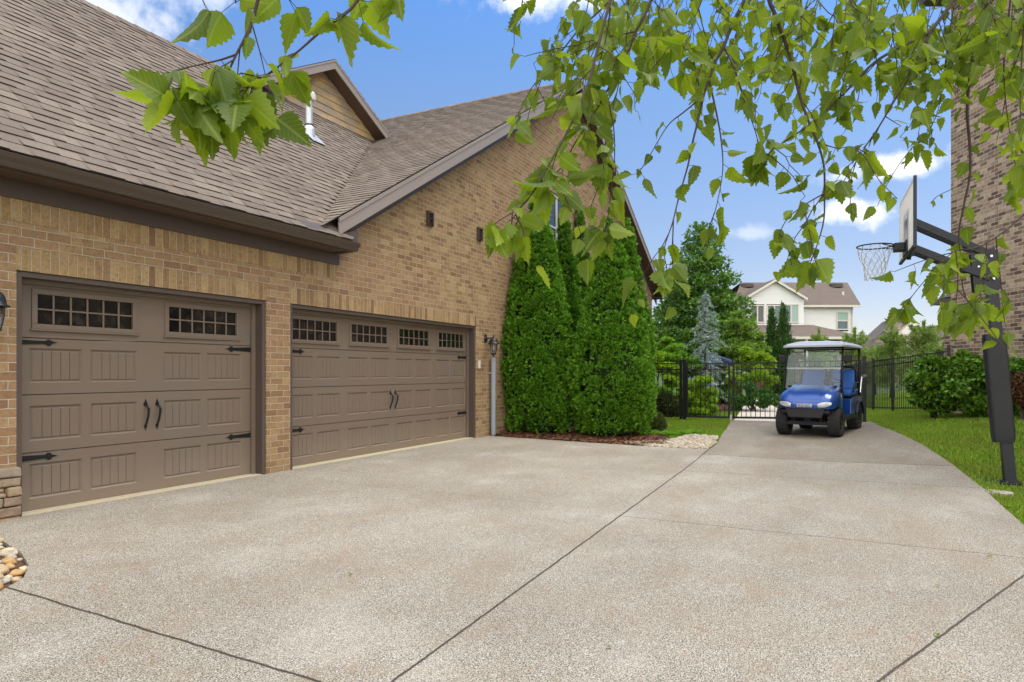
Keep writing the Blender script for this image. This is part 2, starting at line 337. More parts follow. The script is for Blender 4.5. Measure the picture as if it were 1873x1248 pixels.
# driveway: exposed aggregate with joints
JOINTS = [((-8, -1.36), (12.7, -2.25), .0075, .010, .9), ((2.25, -4.6), (2.25, -1.7), .009, .013, .95), ((-1.8, -2.05), (6.6, 1.35), .007, .010, .85),
          ((6.12, -2.0), (6.45, 1.4), .007, .016, .75), ((6.0, -5.4), (6.36, -1.9), .005, .018, .35), ((11.1, -2.2), (11.42, 1.4), .010, .006, .75), ((9.3, -2.1), (9.97, 1.5), .008, .010, .7), ((13.2, -2.4), (13.4, 1.1), .006, .006, .3)]
def mk_drive():
    m, nt, out = newmat('exposed aggregate concrete'); o = OBJ(nt)
    vo = ND(nt, 'ShaderNodeTexVoronoi', {'Vector': o, 'Scale': 145., 'Randomness': 1.}, voronoi_dimensions='2D', feature='F1')
    vs = ND(nt, 'ShaderNodeTexVoronoi', {'Vector': o, 'Scale': 55., 'Randomness': 1.}, voronoi_dimensions='2D', feature='F1')
    r = ND(nt, 'ShaderNodeSeparateColor', {0: vo.outputs['Color']}); r2 = ND(nt, 'ShaderNodeSeparateColor', {0: vs.outputs['Color']})
    c = RAMP(nt, r.outputs[0], [lin(152, 146, 132), lin(182, 176, 161), lin(206, 201, 190), lin(193, 187, 172), lin(126, 118, 106), lin(218, 214, 205), lin(172, 164, 147)])
    c = MIX(nt, SMOOTH(nt, vo.outputs['Distance'], .36, .64), c, lin(104, 97, 87))
    big = MATH(nt, 'GREATER_THAN', r2.outputs[1], .82)
    c = MIX(nt, MATH(nt, 'MULTIPLY', big, SMOOTH(nt, vs.outputs['Distance'], .3, .42, .6, 0)), c, RAMP(nt, r2.outputs[0], [lin(122, 106, 92), lin(226, 220, 210), lin(150, 140, 130)]))
    # worn and stained patches
    w = ND(nt, 'ShaderNodeVectorMath', {0: o, 1: (1.0, 1.6, 1)}, operation='MULTIPLY').outputs[0]
    p1 = NOISE(nt, w, .9, 6, .62); p2 = NOISE(nt, o, 3.1, 6, .68)
    c = MIX(nt, MATH(nt, 'MULTIPLY', SMOOTH(nt, p1, .48, .7), .6), c, MIX(nt, .6, c, lin(146, 130, 110)))
    c = MIX(nt, MATH(nt, 'MULTIPLY', SMOOTH(nt, p2, .52, .74), .5), c, lin(156, 140, 120))
    c = MIX(nt, MATH(nt, 'MULTIPLY', SMOOTH(nt, p1, .5, .28), .4), c, MIX(nt, .5, c, lin(224, 218, 210)))
    p3 = NOISE(nt, o, 8.5, 4, .6)
    rust = MATH(nt, 'MULTIPLY', SMOOTH(nt, p3, .60, .72), SMOOTH(nt, p1, .36, .6))
    c = MIX(nt, MATH(nt, 'MULTIPLY', rust, .4), c, lin(160, 112, 80))
    sx = ND(nt, 'ShaderNodeSeparateXYZ', {0: o}); X, Y = sx.outputs[0], sx.outputs[1]
    old = MATH(nt, 'MAXIMUM', MATH(nt, 'MULTIPLY', MATH(nt, 'GREATER_THAN', MATH(nt, 'ADD', X, MATH(nt, 'MULTIPLY', Y, .09)), 11.26), MATH(nt, 'LESS_THAN', Y, 2.24)), MATH(nt, 'GREATER_THAN', X, 11.9))   # the older slab by the gate
    c = MIX(nt, MATH(nt, 'MULTIPLY', old, .3), c, MIX(nt, 1., c, lin(176, 164, 148), 'MULTIPLY'))
    c = MIX(nt, 1., c, MIX(nt, SMOOTH(nt, NOISE(nt, o, .45, 5, .6), .35, .65), (.87, .855, .83), (1, .985, .96)), 'MULTIPLY')
    wob = NOISE(nt, o, 5, 5, .65); jall = None
    for (a, b, hw, wb, st) in JOINTS:
        ax, ay, bx, by = a[0], -a[1], b[0], -b[1]; L = math.hypot(bx - ax, by - ay); ux, uy = (bx - ax) / L, (by - ay) / L
        dx = MATH(nt, 'SUBTRACT', X, ax); dy = MATH(nt, 'SUBTRACT', Y, ay)
        d = MATH(nt, 'ADD', MATH(nt, 'MULTIPLY', dx, -uy), MATH(nt, 'MULTIPLY', dy, ux))
        t = MATH(nt, 'ADD', MATH(nt, 'MULTIPLY', dx, ux), MATH(nt, 'MULTIPLY', dy, uy))
        d = MATH(nt, 'ABSOLUTE', MATH(nt, 'ADD', d, MATH(nt, 'MULTIPLY', MATH(nt, 'SUBTRACT', wob, .5), wb * 2.4)))
        on = MATH(nt, 'MULTIPLY', MATH(nt, 'GREATER_THAN', t, 0), MATH(nt, 'LESS_THAN', t, L))
        j = MATH(nt, 'MULTIPLY', MATH(nt, 'MULTIPLY', SMOOTH(nt, d, hw * .35, hw + .004, 1, 0), on), st)
        jall = j if jall is None else MATH(nt, 'MAXIMUM', jall, j)
    c = MIX(nt, jall, c, lin(62, 52, 42))
    hgt = MATH(nt, 'SUBTRACT', MATH(nt, 'SUBTRACT', 1, vo.outputs['Distance']), MATH(nt, 'MULTIPLY', jall, 2.5))
    PRIN(nt, out, c, .85, 0, .25, BUMP(nt, hgt, .7, .006)); return m
M_drive = mk_drive()

# ------------------------------------------------------------------ setting: ground, driveway, path
def ground_poly(name, pts, mat, dz=0., cell=.5, skirt=.06, parent=None):
    bm = bmesh.new(); bm.faces.new([bm.verts.new((s, -w, 0)) for s, w in pts])
    bmesh.ops.triangulate(bm, faces=bm.faces[:])
    for ax in (0, 1):
        lo = min(v.co[ax] for v in bm.verts); hi = max(v.co[ax] for v in bm.verts); k = math.ceil(lo / cell) * cell
        while k < hi:
            co = [0, 0, 0]; no = [0, 0, 0]; co[ax] = k; no[ax] = 1
            bmesh.ops.bisect_plane(bm, geom=bm.verts[:] + bm.edges[:] + bm.faces[:], plane_co=co, plane_no=no); k += cell
    for v in bm.verts: v.co.z = G(v.co.x, v.co.y) + dz
    bmesh.ops.recalc_face_normals(bm, faces=bm.faces[:])
    if sum(f.normal.z for f in bm.faces) < 0: bmesh.ops.reverse_faces(bm, faces=bm.faces[:])
    if skirt:
        e = bmesh.ops.extrude_edge_only(bm, edges=[e for e in bm.edges if len(e.link_faces) == 1])
        for v in e['geom']:
            if isinstance(v, bmesh.types.BMVert): v.co.z -= skirt
    me = bpy.data.meshes.new(name); bm.to_mesh(me); bm.free(); me.materials.append(mat)
    o = link(name, me, parent); return o
def struct(o): o['kind'] = 'structure'; return o
def stuff(o): o['kind'] = 'stuff'; return o
xs = np.concatenate([np.linspace(-120, -12, 10), np.arange(-10, 36, .75), np.linspace(38, 400, 22)])
ys = np.concatenate([np.linspace(-250, -18, 16), np.arange(-16, 20, .75), np.linspace(22, 250, 14)])
V = np.array([(x, y, G(x, y) - .045) for y in ys for x in xs]); nx = len(xs)
FA = np.array([(j * nx + i, j * nx + i + 1, (j + 1) * nx + i + 1, (j + 1) * nx + i) for j in range(len(ys) - 1) for i in range(nx - 1)])
struct(npmesh('ground', V, FA, M_lawn, smooth=True))
DRV_R = [(18.05, .32), (16.2, .48), (14.4, .76), (13.15, 1.0), (11.5, 1.24), (9.9, 1.39), (7.7, 1.41), (5.5, 1.55), (3, 2.1), (0, 3.2), (-4, 4.5), (-8, 5)]
DRV_L = [(-8, -4.5), (2.0, -4.46), (2.2, -4.48), (2.4, -4.63), (2.56, -4.88), (2.7, -5.25), (2.8, -5.7), (2.85, -6.2), (2.86, -6.75), (11.2, -6.75), (11.2, -6.36), (11.52, -6.34), (11.53, -5.0), (11.56, -4.05), (11.62, -3.1), (11.75, -2.3), (11.9, -2.2), (12.6, -2.22), (13.9, -2.38), (15.4, -2.52), (17.6, -2.78), (18.05, -2.82)]
struct(ground_poly('driveway', DRV_L + DRV_R, M_drive, 0.))
struct(ground_poly('path', [(18.05, -2.78), (22, -3.2), (27.2, -4.15), (33, -6), (34, -4.6), (30.2, -3.4), (25.6, -2.55), (21.5, -1.75), (19.6, -1.55), (18.05, -1.2)], M_path, -.005))
struct(ground_poly('mulch_bed', [(11.5, -6.5), (11.52, -2.95), (12.2, -2.95), (13.2, -3.25), (13.9, -3.75), (17.5, -4.7), (17.5, -6.5)], M_soil, -.008))
struct(ground_poly('mulch_bed.001', [(18.4, -9), (18.4, -4.6), (20.5, -4.0), (23, -3.45), (29, -4.6), (32, -6), (32, -9)], M_soil, -.012))
struct(ground_poly('mulch_bed.002', [(19.2, -1.4), (21.5, -1.6), (25.6, -2.4), (30.2, -3.2), (33, -4), (33, -.4), (19.2, -.4)], M_soil, -.012))
struct(ground_poly('stone_bed', [(-8, -7), (2.9, -7), (2.85, -6.0), (2.8, -5.65), (2.7, -5.2), (2.56, -4.82), (2.4, -4.6), (2.2, -4.48), (-8, -4.48)], plain('bed soil', lin(92, 70, 50), .95, var=.4, ns=20, bump=.8), -.03))
GRAV = [(11.56, -3.35), (11.62, -2.6), (11.78, -2.25), (12.55, -2.25), (13.7, -2.42), (13.75, -3.0), (13.0, -3.05), (12.4, -3.3), (11.9, -3.75)]
struct(ground_poly('gravel_base', GRAV, plain('gravel base', lin(150, 138, 118), .95, var=.3, ns=30, bump=.6), -.004))

def inside(p, poly):
    c = False; x, y = p; j = len(poly) - 1
    for i in range(len(poly)):
        if (poly[i][1] > y) != (poly[j][1] > y) and x < (poly[j][0] - poly[i][0]) * (y - poly[i][1]) / (poly[j][1] - poly[i][1]) + poly[i][0]: c = not c
        j = i
    return c
def ico(sub=1):
    bm = bmesh.new(); bmesh.ops.create_icosphere(bm, subdivisions=sub, radius=1)
    v = np.array([x.co[:] for x in bm.verts]); f = np.array([[a.index for a in p.verts] for p in bm.faces]); bm.free(); return v, f
def scatter_pebbles(name, poly, n, r0, r1, mat, dz, flat=.55, seed=1, elong=1.5):
    g = np.random.default_rng(seed); iv, jf = ico(1); Vs = []; Fs = []
    lo = np.min(poly, 0); hi = np.max(poly, 0); k = 0
    while k < n:
        s, w = lo + (hi - lo) * g.random(2)
        if not inside((s, w), poly): continue
        r = r0 + (r1 - r0) * g.random() ** 1.6; a = g.random() * 6.28
        v = iv * (1 + .16 * g.standard_normal((len(iv), 1))) * np.array([r * (1 + (elong - 1) * g.random()), r, r * flat])
        c_, s_ = math.cos(a), math.sin(a); v = np.stack([v[:, 0] * c_ - v[:, 1] * s_, v[:, 0] * s_ + v[:, 1] * c_, v[:, 2]], 1)
        Vs.append(v + np.array([s, -w, G(s, -w) + dz + r * flat * .3 * (1 + g.random())])); Fs.append(jf + k * len(iv)); k += 1
    return npmesh(name, np.concatenate(Vs), np.concatenate(Fs), mat, smooth=True)
stuff(scatter_pebbles('gravel', GRAV, 2800, .012, .034, M_gravel, 0, seed=3))
def mulch(name, poly, n, seed):
    g = np.random.default_rng(seed); Vs = []; k = 0; lo = np.min(poly, 0); hi = np.max(poly, 0)
    while k < n:
        s, w = lo + (hi - lo) * g.random(2)
        if not inside((s, w), poly): continue
        a = g.random() * 6.28; L = .02 + .05 * g.random(); W = .006 + .009 * g.random(); z = G(s, -w) + .004 + .02 * g.random(); t = (g.random() - .5) * .03
        ux, uy = math.cos(a), math.sin(a)
        Vs += [(s - ux * L - uy * W, -w - uy * L + ux * W, z - t), (s + ux * L - uy * W, -w + uy * L + ux * W, z + t), (s + ux * L + uy * W, -w + uy * L - ux * W, z + t + .004), (s - ux * L + uy * W, -w - uy * L - ux * W, z - t + .004)]; k += 1
    return npmesh(name, Vs, np.arange(4 * n).reshape(-1, 4), M_mulch)
stuff(mulch('mulch_chips', [(11.53, -6.3), (11.55, -3.3), (12.0, -3.0), (12.6, -3.1), (13.9, -3.9), (13.9, -6.3)], 5200, 5))
stuff(mulch('mulch_chips.001', [(18.6, -7), (18.6, -4.8), (20.5, -4.1), (23, -3.55), (29, -4.7), (30, -7)], 2600, 6))
stuff(mulch('mulch_chips.002', [(19.3, -1.5), (21.5, -1.7), (25.6, -2.5), (30, -3.3), (32, -2), (22, -.6)], 2200, 8))

# river stones at the driveway edge, each one a thing
SN = ['tan', 'orange brown', 'cream', 'grey']
iv2, if2 = ico(3); placed = []; g = np.random.default_rng(11); tries = 0
while len(placed) < 215 and tries < 20000:
    tries += 1
    s = (2.0 + .86 * g.random()) if len(placed) < 120 else (.7 + 1.4 * g.random()); w = -6.05 + 1.56 * g.random(); r = .024 + .042 * g.random() ** 1.4
    edge = [(2.87, -6.1), (2.8, -5.7), (2.7, -5.25), (2.56, -4.88), (2.4, -4.63), (2.2, -4.5), (.6, -4.5), (.6, -6.1)]
    if not inside((s + r * .7, w + r * .5), edge): continue
    if any(math.hypot(s - a, w - b) < (r + q) * .88 for a, b, q in placed): continue
    placed.append((s, w, r))
    nn = np.array([1 + .34 * noise.noise(Vector(v) * 1.1 + Vector((s * 9, w * 7, r * 50))) for v in iv2])[:, None]
    me_v = iv2 * nn * np.array([r * (1. + .3 * g.random()), r * .92, r * (.6 + .2 * g.random())])
    k = int(g.integers(0, 4))
    o = npmesh('river_stone', me_v, if2, M_stone_c[k], smooth=True)
    o.location = (s, -w, G(s, -w) - .03 + r * .5); o.rotation_euler = (g.normal() * .15, g.normal() * .15, g.random() * 6.28)
    tag(o, f'smooth {SN[k]} river stone in the pebble bed beside the driveway', 'stone', f'{SN[k]} river stones in the bed')
stuff(scatter_pebbles('pebbles', [(2.85, -6.1), (2.78, -5.7), (2.68, -5.25), (2.54, -4.88), (2.38, -4.66), (2.18, -4.52), (.5, -4.52), (.5, -6.1)], 520, .012, .03, M_gravel, -.03, seed=9))

# ------------------------------------------------------------------ the brick house with the two garage doors
YW, YD = 6.36, 6.52
house = thing('brick_house', 'tan brick house with taupe garage doors and a brown shingle roof', 'house', (8, 10, 0))
D1 = (3.24, 5.98); D2 = (6.37, 11.06); DH = 2.113
RS, RZ = 15.83, 8.55                                 # main gable ridge
def roofG(s): return -.79 + .59 * s if s <= RS else RZ - .55 * (s - RS)
WN = (14.35, 15.7, 3.9, 5.5)
def wall_top(s): return 2.93 if s < 7.25 else roofG(s) - .30
mb = MB()
xs_ = sorted([-4, D1[0], D1[1], D2[0], 7.249, 7.25, D2[1], WN[0], WN[1], RS, 23.4])
for a, b in zip(xs_, xs_[1:]):
    m_ = (a + b) / 2; segs = [(0, None)]
    if D1[0] < m_ < D1[1] or D2[0] < m_ < D2[1]: segs = [(DH, None)]
    if WN[0] < m_ < WN[1]: segs = [(0, WN[2]), (WN[3], None)]
    for z0, z1 in segs:
        ta = z1 if z1 is not None else wall_top(a + 1e-6); tb = z1 if z1 is not None else wall_top(b - 1e-6)
        mb.quad((a, YW, z0 - .3 if z0 == 0 else z0), (b, YW, z0 - .3 if z0 == 0 else z0), (b, YW, tb), (a, YW, ta))
for (a, b) in (D1, D2):
    mb.quad((a, YW, -.1), (a, YW, DH), (a, YW + .3, DH), (a, YW + .3, -.1)); mb.quad((b, YW, -.1), (b, YW + .3, -.1), (b, YW + .3, DH), (b, YW, DH))
    mb.quad((a, YW, DH), (b, YW, DH), (b, YW + .3, DH), (a, YW + .3, DH))
a, b, z0, z1 = WN
mb.quad((a, YW, z0), (a, YW, z1), (a, YW + .12, z1), (a, YW + .12, z0)); mb.quad((b, YW, z0), (b, YW + .12, z0), (b, YW + .12, z1), (b, YW, z1)); mb.quad((a, YW, z1), (b, YW, z1), (b, YW + .12, z1), (a, YW + .12, z1)); mb.quad((a, YW, z0), (a, YW + .12, z0), (b, YW + .12, z0), (b, YW, z0))
mb.quad((23.4, YW, -.3), (23.4, 19, -.3), (23.4, 19, 4.1), (23.4, YW, 4.1)); mb.quad((-4, YW, -.3), (-4, 19, -.3), (-4, 19, 2.9), (-4, YW, 2.9))
mb.quad((-4, 19, -.3), (23.4, 19, -.3), (23.4, 19, 4), (-4, 19, 4))
mb.build('wall', M_brick, house, fix=False)
mb = MB(); mb.box(-4, 23.3, YW + .9, YW + .95, -.2, 2.7); mb.build('garage_interior', M_dark, house)
def soldier(a, b, z0, z1):
    mb = MB(); mb.box(a, b, YW - .004, YW + .02, z0, z1); mb.build('soldier_course', M_soldier[0 if z0 < 2.4 else 1], house)
soldier(D1[0] - .003, D1[1] + .003, DH, 2.313); soldier(D2[0] - .003, D2[1] + .003, DH, 2.313); soldier(-4, 7.22, 2.525, 2.722)
# ledge stone base left of the first door
mb = MB(); g = np.random.default_rng(4)
for r_ in range(6):
    z0 = -.06 + r_ * .083; x = 1.6 + .1 * g.random()
    while x < 3.24:
        w_ = .08 + .17 * g.random(); x1 = min(3.255, x + w_)
        if 3.255 - x1 < .08: x1 = 3.255
        hh = .083 if g.random() < .8 else .041
        for zz in ([0] if hh > .06 else [0, .0415]):
            mb.box(x + .004, x1 - .004, YW - .035 - .035 * g.random(), YW + .1, z0 + zz + .004, z0 + zz + hh - .004)
        x = x1
mb.v = [(x + .006 * noise.noise(Vector((x * 9, y * 9, z * 9))) * 2, y + .02 * noise.noise(Vector((x * 7 + 3, y * 9, z * 11))) * (y < YW), z + .008 * noise.noise(Vector((x * 8, y * 9 + 5, z * 4))) * 2) for x, y, z in mb.v]
mb.build('stone_base', M_ledge, house, bevel=.014, seg=2)

# trim: frieze board, soffit, fascia, gutter
mb = MB(); mb.box(-4, 7.25, YW - .03, YW + .02, 2.716, 2.9); mb.build('frieze_board', M_trim, house, bevel=.004)
mb = MB()
for i in range(140):
    x0 = -4 + i * .08
    if x0 < 7.1: mb.box(x0, x0 + .077, 6.07, YW - .031, 2.874, 2.882)
mb.box(-4, 7.15, 6.075, YW - .032, 2.884, 2.892); mb.build('soffit', M_soffit, house)
mb = MB(); mb.box(-4, 7.2, 6.045, 6.069, 2.86, 3.0); mb.box(7.151, 7.2, 6.07, YW - .001, 2.86, 2.96); mb.build('fascia', M_trim, house)
prof = [(6.044, 2.985), (6.044, 2.872), (5.985, 2.872), (5.972, 2.89), (5.968, 2.915), (5.945, 2.94), (5.935, 2.975), (5.952, 2.982), (5.952, 2.974), (5.962, 2.945), (5.98, 2.925), (5.99, 2.885), (6.036, 2.88), (6.036, 2.985)]
mb = MB(); mb.prism([(-4, y, z) for y, z in prof], (11.22, 0, 0)); mb.prism([(7.212, y, z) for y, z in prof[:8]], (.008, 0, 0)); mb.build('gutter', M_gutter, house)

# roofs: every shingle tab its own little slab
def shingles(mb, O, a, b, n, L, f0, f1, e=.142, seed=0, th=(.006, .013)):
    g = random.Random(seed); O, a, b, n = map(Vector, (O, a, b, n)); i = 0; v = 0.
    while v < L:
        s0 = f0(v); s1 = f1(v); off = (i * .118) % .92 - .92; x = s0 + off if False else math.floor(s0 / .92) * .92 + off
        k = 0
        while x < s1:
            w_ = (.30, .16, .26, .20)[k % 4] * (1 + .25 * (g.random() - .5)); thick = th[k % 2 == 0]; thick += .002 * g.random(); k += 1
            x0, x1 = max(x, s0), min(x + w_, s1); x += w_
            if x1 - x0 < .01: continue
            vt = min(v + e + .012, L)
            p = [O + a * x0 + b * v + n * thick, O + a * x1 + b * v + n * thick, O + a * x1 + b * vt + n * .001, O + a * x0 + b * vt + n * .001, O + a * x0 + b * v - n * .004, O + a * x1 + b * v - n * .004]
            mb.add(p, [(0, 1, 2, 3)]); mb.add([p[4], p[5], p[1], p[0]], [(0, 1, 2, 3)], 1)
        v += e; i += 1
ml = .917; cl = math.hypot(1, ml); E0 = Vector((0, 5.985, 3.005)); bl = Vector((0, 1, ml)) / cl; nl = Vector((0, -ml, 1)) / cl
YR = 9.84; LL = (YR - 5.985) * cl
def valley(v): z = 3.005 + ml * v / cl; return (z + .79) / .59
mb = MB(); shingles(mb, E0, (1, 0, 0), bl, nl, LL, lambda v: -4, lambda v: max(7.12, valley(v) + .06), seed=1)
P = lambda s, v: E0 + Vector((s, 0, 0)) + bl * v - nl * .006
mb.quad(P(-4, 0), P(7.12, 0), P(valley(LL) + .1, LL), P(-4, LL))
zr = 3.005 + ml * (YR - 5.985)
mb.quad((-4, YR, zr - .01), (13, YR, zr - .01), (13, YR + 4, zr - 3.6), (-4, YR + 4, zr - 3.6))
x = -4
while x < 9.6:                                           # ridge caps
    mb.add([(x, YR - .12, zr - .085), (x + .31, YR - .12, zr - .095), (x + .31, YR, zr + .024), (x, YR, zr + .034), (x + .31, YR + .12, zr - .095), (x, YR + .12, zr - .085)], [(0, 1, 2, 3), (3, 2, 4, 5)]); x += .28
roofL = mb.build('roof', [M_shingle, M_tabedge], house, fix=False)
# gable roof
YK = 6.055; cg = math.hypot(1, .59); s0g = 6.62
O = Vector((s0g, YK, -.79 + .59 * s0g)); bg_ = Vector((1, 0, .59)) / cg; ng = Vector((-.59, 0, 1)) / cg; Lg = (RS - s0g) * cg
mb = MB()
yval = lambda v: 5.985 + ((O.z + .59 * v / cg) - 3.005) / ml
shingles(mb, O, (0, 1, 0), bg_, ng, Lg, lambda v: 0., lambda v: min(max(.08, yval(v) - YK + .35), 13.) if v < 6 else 13., seed=2, th=(.007, .010))
Q = lambda v, y: O + bg_ * v + Vector((0, y, 0)) - ng * .006
mb.quad(Q(0, 0), Q(Lg, 0), Q(Lg, 13), Q(0, 13))
c2 = math.hypot(1, .55); b2 = Vector((1, 0, -.55)) / c2; n2 = Vector((.55, 0, 1)) / c2
mb.quad((RS, YK, RZ), (24, YK, RZ - .55 * (24 - RS)), (24, 19, RZ - .55 * (24 - RS)), (RS, 19, RZ))
mb.quad((RS, YK, RZ - .012), (24, YK, RZ - .55 * (24 - RS) - .012), (24, 19, RZ - .55 * (24 - RS) - .012), (RS, 19, RZ - .012))
y = YK
while y < 19:
    mb.add([(RS - .13, y, RZ - .066), (RS - .13, y + .31, RZ - .074), (RS, y + .31, RZ + .018), (RS, y, RZ + .028), (RS + .13, y + .31, RZ - .06), (RS + .13, y, RZ - .05)], [(0, 1, 2, 3), (3, 2, 4, 5)]); y += .28
mb.build('roof', [M_shingle, M_tabedge], house, fix=False)
# valley metal lip and the closed end of the eave
mb = MB(); mb.prism([(6.2, 6.0, 3.018), (6.66, 6.0, 3.018), (6.66, 6.12, 3.14), (6.25, 6.1, 3.11)], (0, .0, .012)); mb.build('flashing', M_trim, house)
# rake boards (left slope and right slope), their soffits and the frieze on the wall
def rake(sa, sb, name='rake_board'):
    ga = roofG(sa); gb = roofG(sb)
    mb = MB()
    mb.prism([(sa, YK - .012, ga - .022), (sb, YK - .012, gb - .022), (sb, YK - .012, gb - .075), (sa, YK - .012, ga - .075)], (0, .03, 0))
    mb.prism([(sa, YK, ga - .07), (sb, YK, gb - .07), (sb, YK, gb - .25), (sa, YK, ga - .25)], (0, .022, 0)); mb.build(name, M_rake, house)
    mb = MB(); mb.prism([(sa, YK + .022, ga - .232), (sb, YK + .022, gb - .232), (sb, YW, gb - .232), (sa, YW, ga - .232)], (0, 0, .01)); mb.build('rake_soffit', M_soffit, house)
    mb = MB(); mb.prism([(sa + .12, YW - .028, roofG(sa + .12) - .236), (sb, YW - .028, gb - .236), (sb, YW - .028, gb - .42), (sa + .12, YW - .028, roofG(sa + .12) - .42)], (0, .03, 0)); mb.build('rake_frieze', M_trim, house)
rake(6.93, RS); rake(RS, 23.95)
mb = MB(); mb.box(6.95, 7.35, YK + .03, YW - .001, 2.96, 3.06); mb.prism([(6.95, YK + .03, 3.06), (7.35, YK + .03, 3.06), (7.35, YK + .03, 3.2)], (0, .26, 0)); mb.build('eave_return', M_trim, house)
ze = RZ - .55 * (24 - RS)
mb = MB(); mb.box(23.9, 23.98, YK, 19, ze - .2, ze - .02); mb.box(23.98, 24.1, YK, 19, ze - .16, ze - .05); mb.box(23.4, 23.9, YK + .02, 19, ze - .19, ze - .18); mb.build('eave_fascia', M_trim, house)

# cross gable with lap siding behind the ridge
SP, ZP, YG = 10.75, 7.66, 9.5
def gz(s): return ZP - (.53 * (s - SP) if s > SP else .56 * (SP - s))
mb = MB(); e_ = .15; z = 6.2; i = 0
while z < ZP - .1:
    zt = min(z + e_, ZP - .16)
    def span(zz): return max(8.6, SP - (ZP - .15 - zz) / .56), min(12.9, SP + (ZP - .15 - zz) / .53)
    a0, a1 = span(z); b0, b1 = span(zt)
    if b1 > b0: mb.add([(a0, YR - .022, z), (a1, YR - .022, z), (b1, YR - .004, zt), (b0, YR - .004, zt), (a0, YR, z), (a1, YR, z)], [(0, 1, 2, 3), (4, 5, 1, 0)])
    z += e_
mb.build('siding', M_siding, house, fix=False)
mb = MB()
cr = math.hypot(1, .53); shingles(mb, Vector((12.95, YG, gz(12.95))), (0, 1, 0), Vector((-1, 0, .53)) / cr, Vector((.53, 0, 1)) / cr, 2.2 * cr, lambda v: 0, lambda v: 7, seed=3)
mb.quad((SP, YG, ZP), (13.4, YG, gz(13.4)), (13.4, 17, gz(13.4)), (SP, 17, ZP)); mb.quad((SP, YG, ZP), (SP, 17, ZP), (8.4, 17, gz(8.4)), (8.4, YG, gz(8.4)))
mb.quad((SP, YG + .01, ZP - .03), (13.4, YG + .01, gz(13.4) - .03), (13.4, 17, gz(13.4) - .03), (SP, 17, ZP - .03)); mb.quad((SP, YG + .01, ZP - .03), (SP, 17, ZP - .03), (8.4, 17, gz(8.4) - .03), (8.4, YG + .01, gz(8.4) - .03))
mb.build('roof', [M_shingle, M_tabedge], house, fix=False)
for sa, sb in ((8.4, SP), (SP, 13.2)):
    mb = MB(); mb.prism([(sa, YG - .01, gz(sa) - .012), (sb, YG - .01, gz(sb) - .012), (sb, YG - .01, gz(sb) - .055), (sa, YG - .01, gz(sa) - .055)], (0, .03, 0))
    mb.prism([(sa, YG, gz(sa) - .05), (sb, YG, gz(sb) - .05), (sb, YG, gz(sb) - .2), (sa, YG, gz(sa) - .2)], (0, .022, 0)); mb.build('rake_board', M_rake, house)
    mb = MB(); mb.prism([(sa, YG + .022, gz(sa) - .175), (sb, YG + .022, gz(sb) - .175), (sb, YR - .002, gz(sb) - .175), (sa, YR - .002, gz(sa) - .175)], (0, 0, .01)); mb.build('rake_soffit', M_soffit, house)

# vent pipe on the left roof
vp = Vector((9.11, 8.65, 5.45)); mb = MB()
mb.lathe([(.06, -.05), (.06, .62)], vp, 14, 0); mb.lathe([(.105, -.08), (.1, .1), (.07, .17), (.064, .19)], vp, 14, 0); mb.lathe([(.066, .16), (.075, .165), (.075, .19), (.066, .195)], vp, 14, 1)
q = [vp + Vector((-.12, -.2, -.186)), vp + Vector((.2, -.2, -.186)), vp + Vector((.2, .14, .125)), vp + Vector((-.12, .14, .125))]
mb.prism([p + Vector((0, -.012, .03)) for p in q], nl * .006)
vent = mb.build('vent_pipe', [M_galv, M_black], roofL, smooth=False)
mb = MB(); mb.lathe([(.0, .62), (.11, .62), (.115, .66), (.115, .73), (.1, .755), (0, .76)], vp, 16); mb.build('vent_cap', M_white, roofL)
# louvred wall vents
def wallvent(s, z):
    mb = MB(); w_, h_ = .085, .12
    mb.box(s - w_, s + w_, YW - .05, YW - .001, z + h_ - .03, z + h_); mb.box(s - w_, s - w_ + .02, YW - .045, YW - .001, z - h_, z + h_ - .03); mb.box(s + w_ - .02, s + w_, YW - .045, YW - .001, z - h_, z + h_ - .03)
    for i in range(5):
        zz = z - h_ + i * .042; mb.add([(s - w_ + .02, YW - .04, zz), (s + w_ - .02, YW - .04, zz), (s + w_ - .02, YW - .01, zz + .034), (s - w_ + .02, YW - .01, zz + .034)], [(0, 1, 2, 3)])
    mb.box(s - w_ + .02, s + w_ - .02, YW - .006, YW - .002, z - h_, z + h_ - .03)
    mb.build('wall_vent', M_gutter, house, bevel=0)
wallvent(9.49, 3.81); wallvent(11.17, 3.86)
# gable window
a, b, z0, z1 = WN; mb = MB()
for bx in ((a, a + .07, z0, z1), (b - .07, b, z0, z1), (a + .07, b - .07, z0, z0 + .07), (a + .07, b - .07, z1 - .07, z1), ((a + b) / 2 - .03, (a + b) / 2 + .03, z0 + .07, z1 - .07)): mb.box(bx[0], bx[1], YW + .04, YW + .1, bx[2], bx[3])
mb.box(a + .07, b - .07, YW + .05, YW + .09, (z0 + z1) / 2 - .02, (z0 + z1) / 2 + .02)
wo = mb.build('window', M_white, house); mb = MB(); mb.box(a + .06, b - .06, YW + .07, YW + .075, z0 + .06, z1 - .06); mb.build('pane', M_dglass, wo)
# conduit pipe beside the second door, key pad on the jamb
mb = MB(); mb.tube([(11.6, YW - .075, -.05), (11.6, YW - .075, 1.5)], .048, 14); mb.lathe([(.053, 1.47), (.053, 1.51), (0, 1.512)], (11.6, YW - .075, 0), 14); mb.box(11.55, 11.65, YW - .06, YW - .002, 1.2, 1.23); mb.build('drain_pipe', M_pvc, house)
mb = MB(); mb.box(11.115, 11.19, YW - .03, YW - .003, 1.3, 1.45); mb.build('keypad', M_cream, house, bevel=.006)

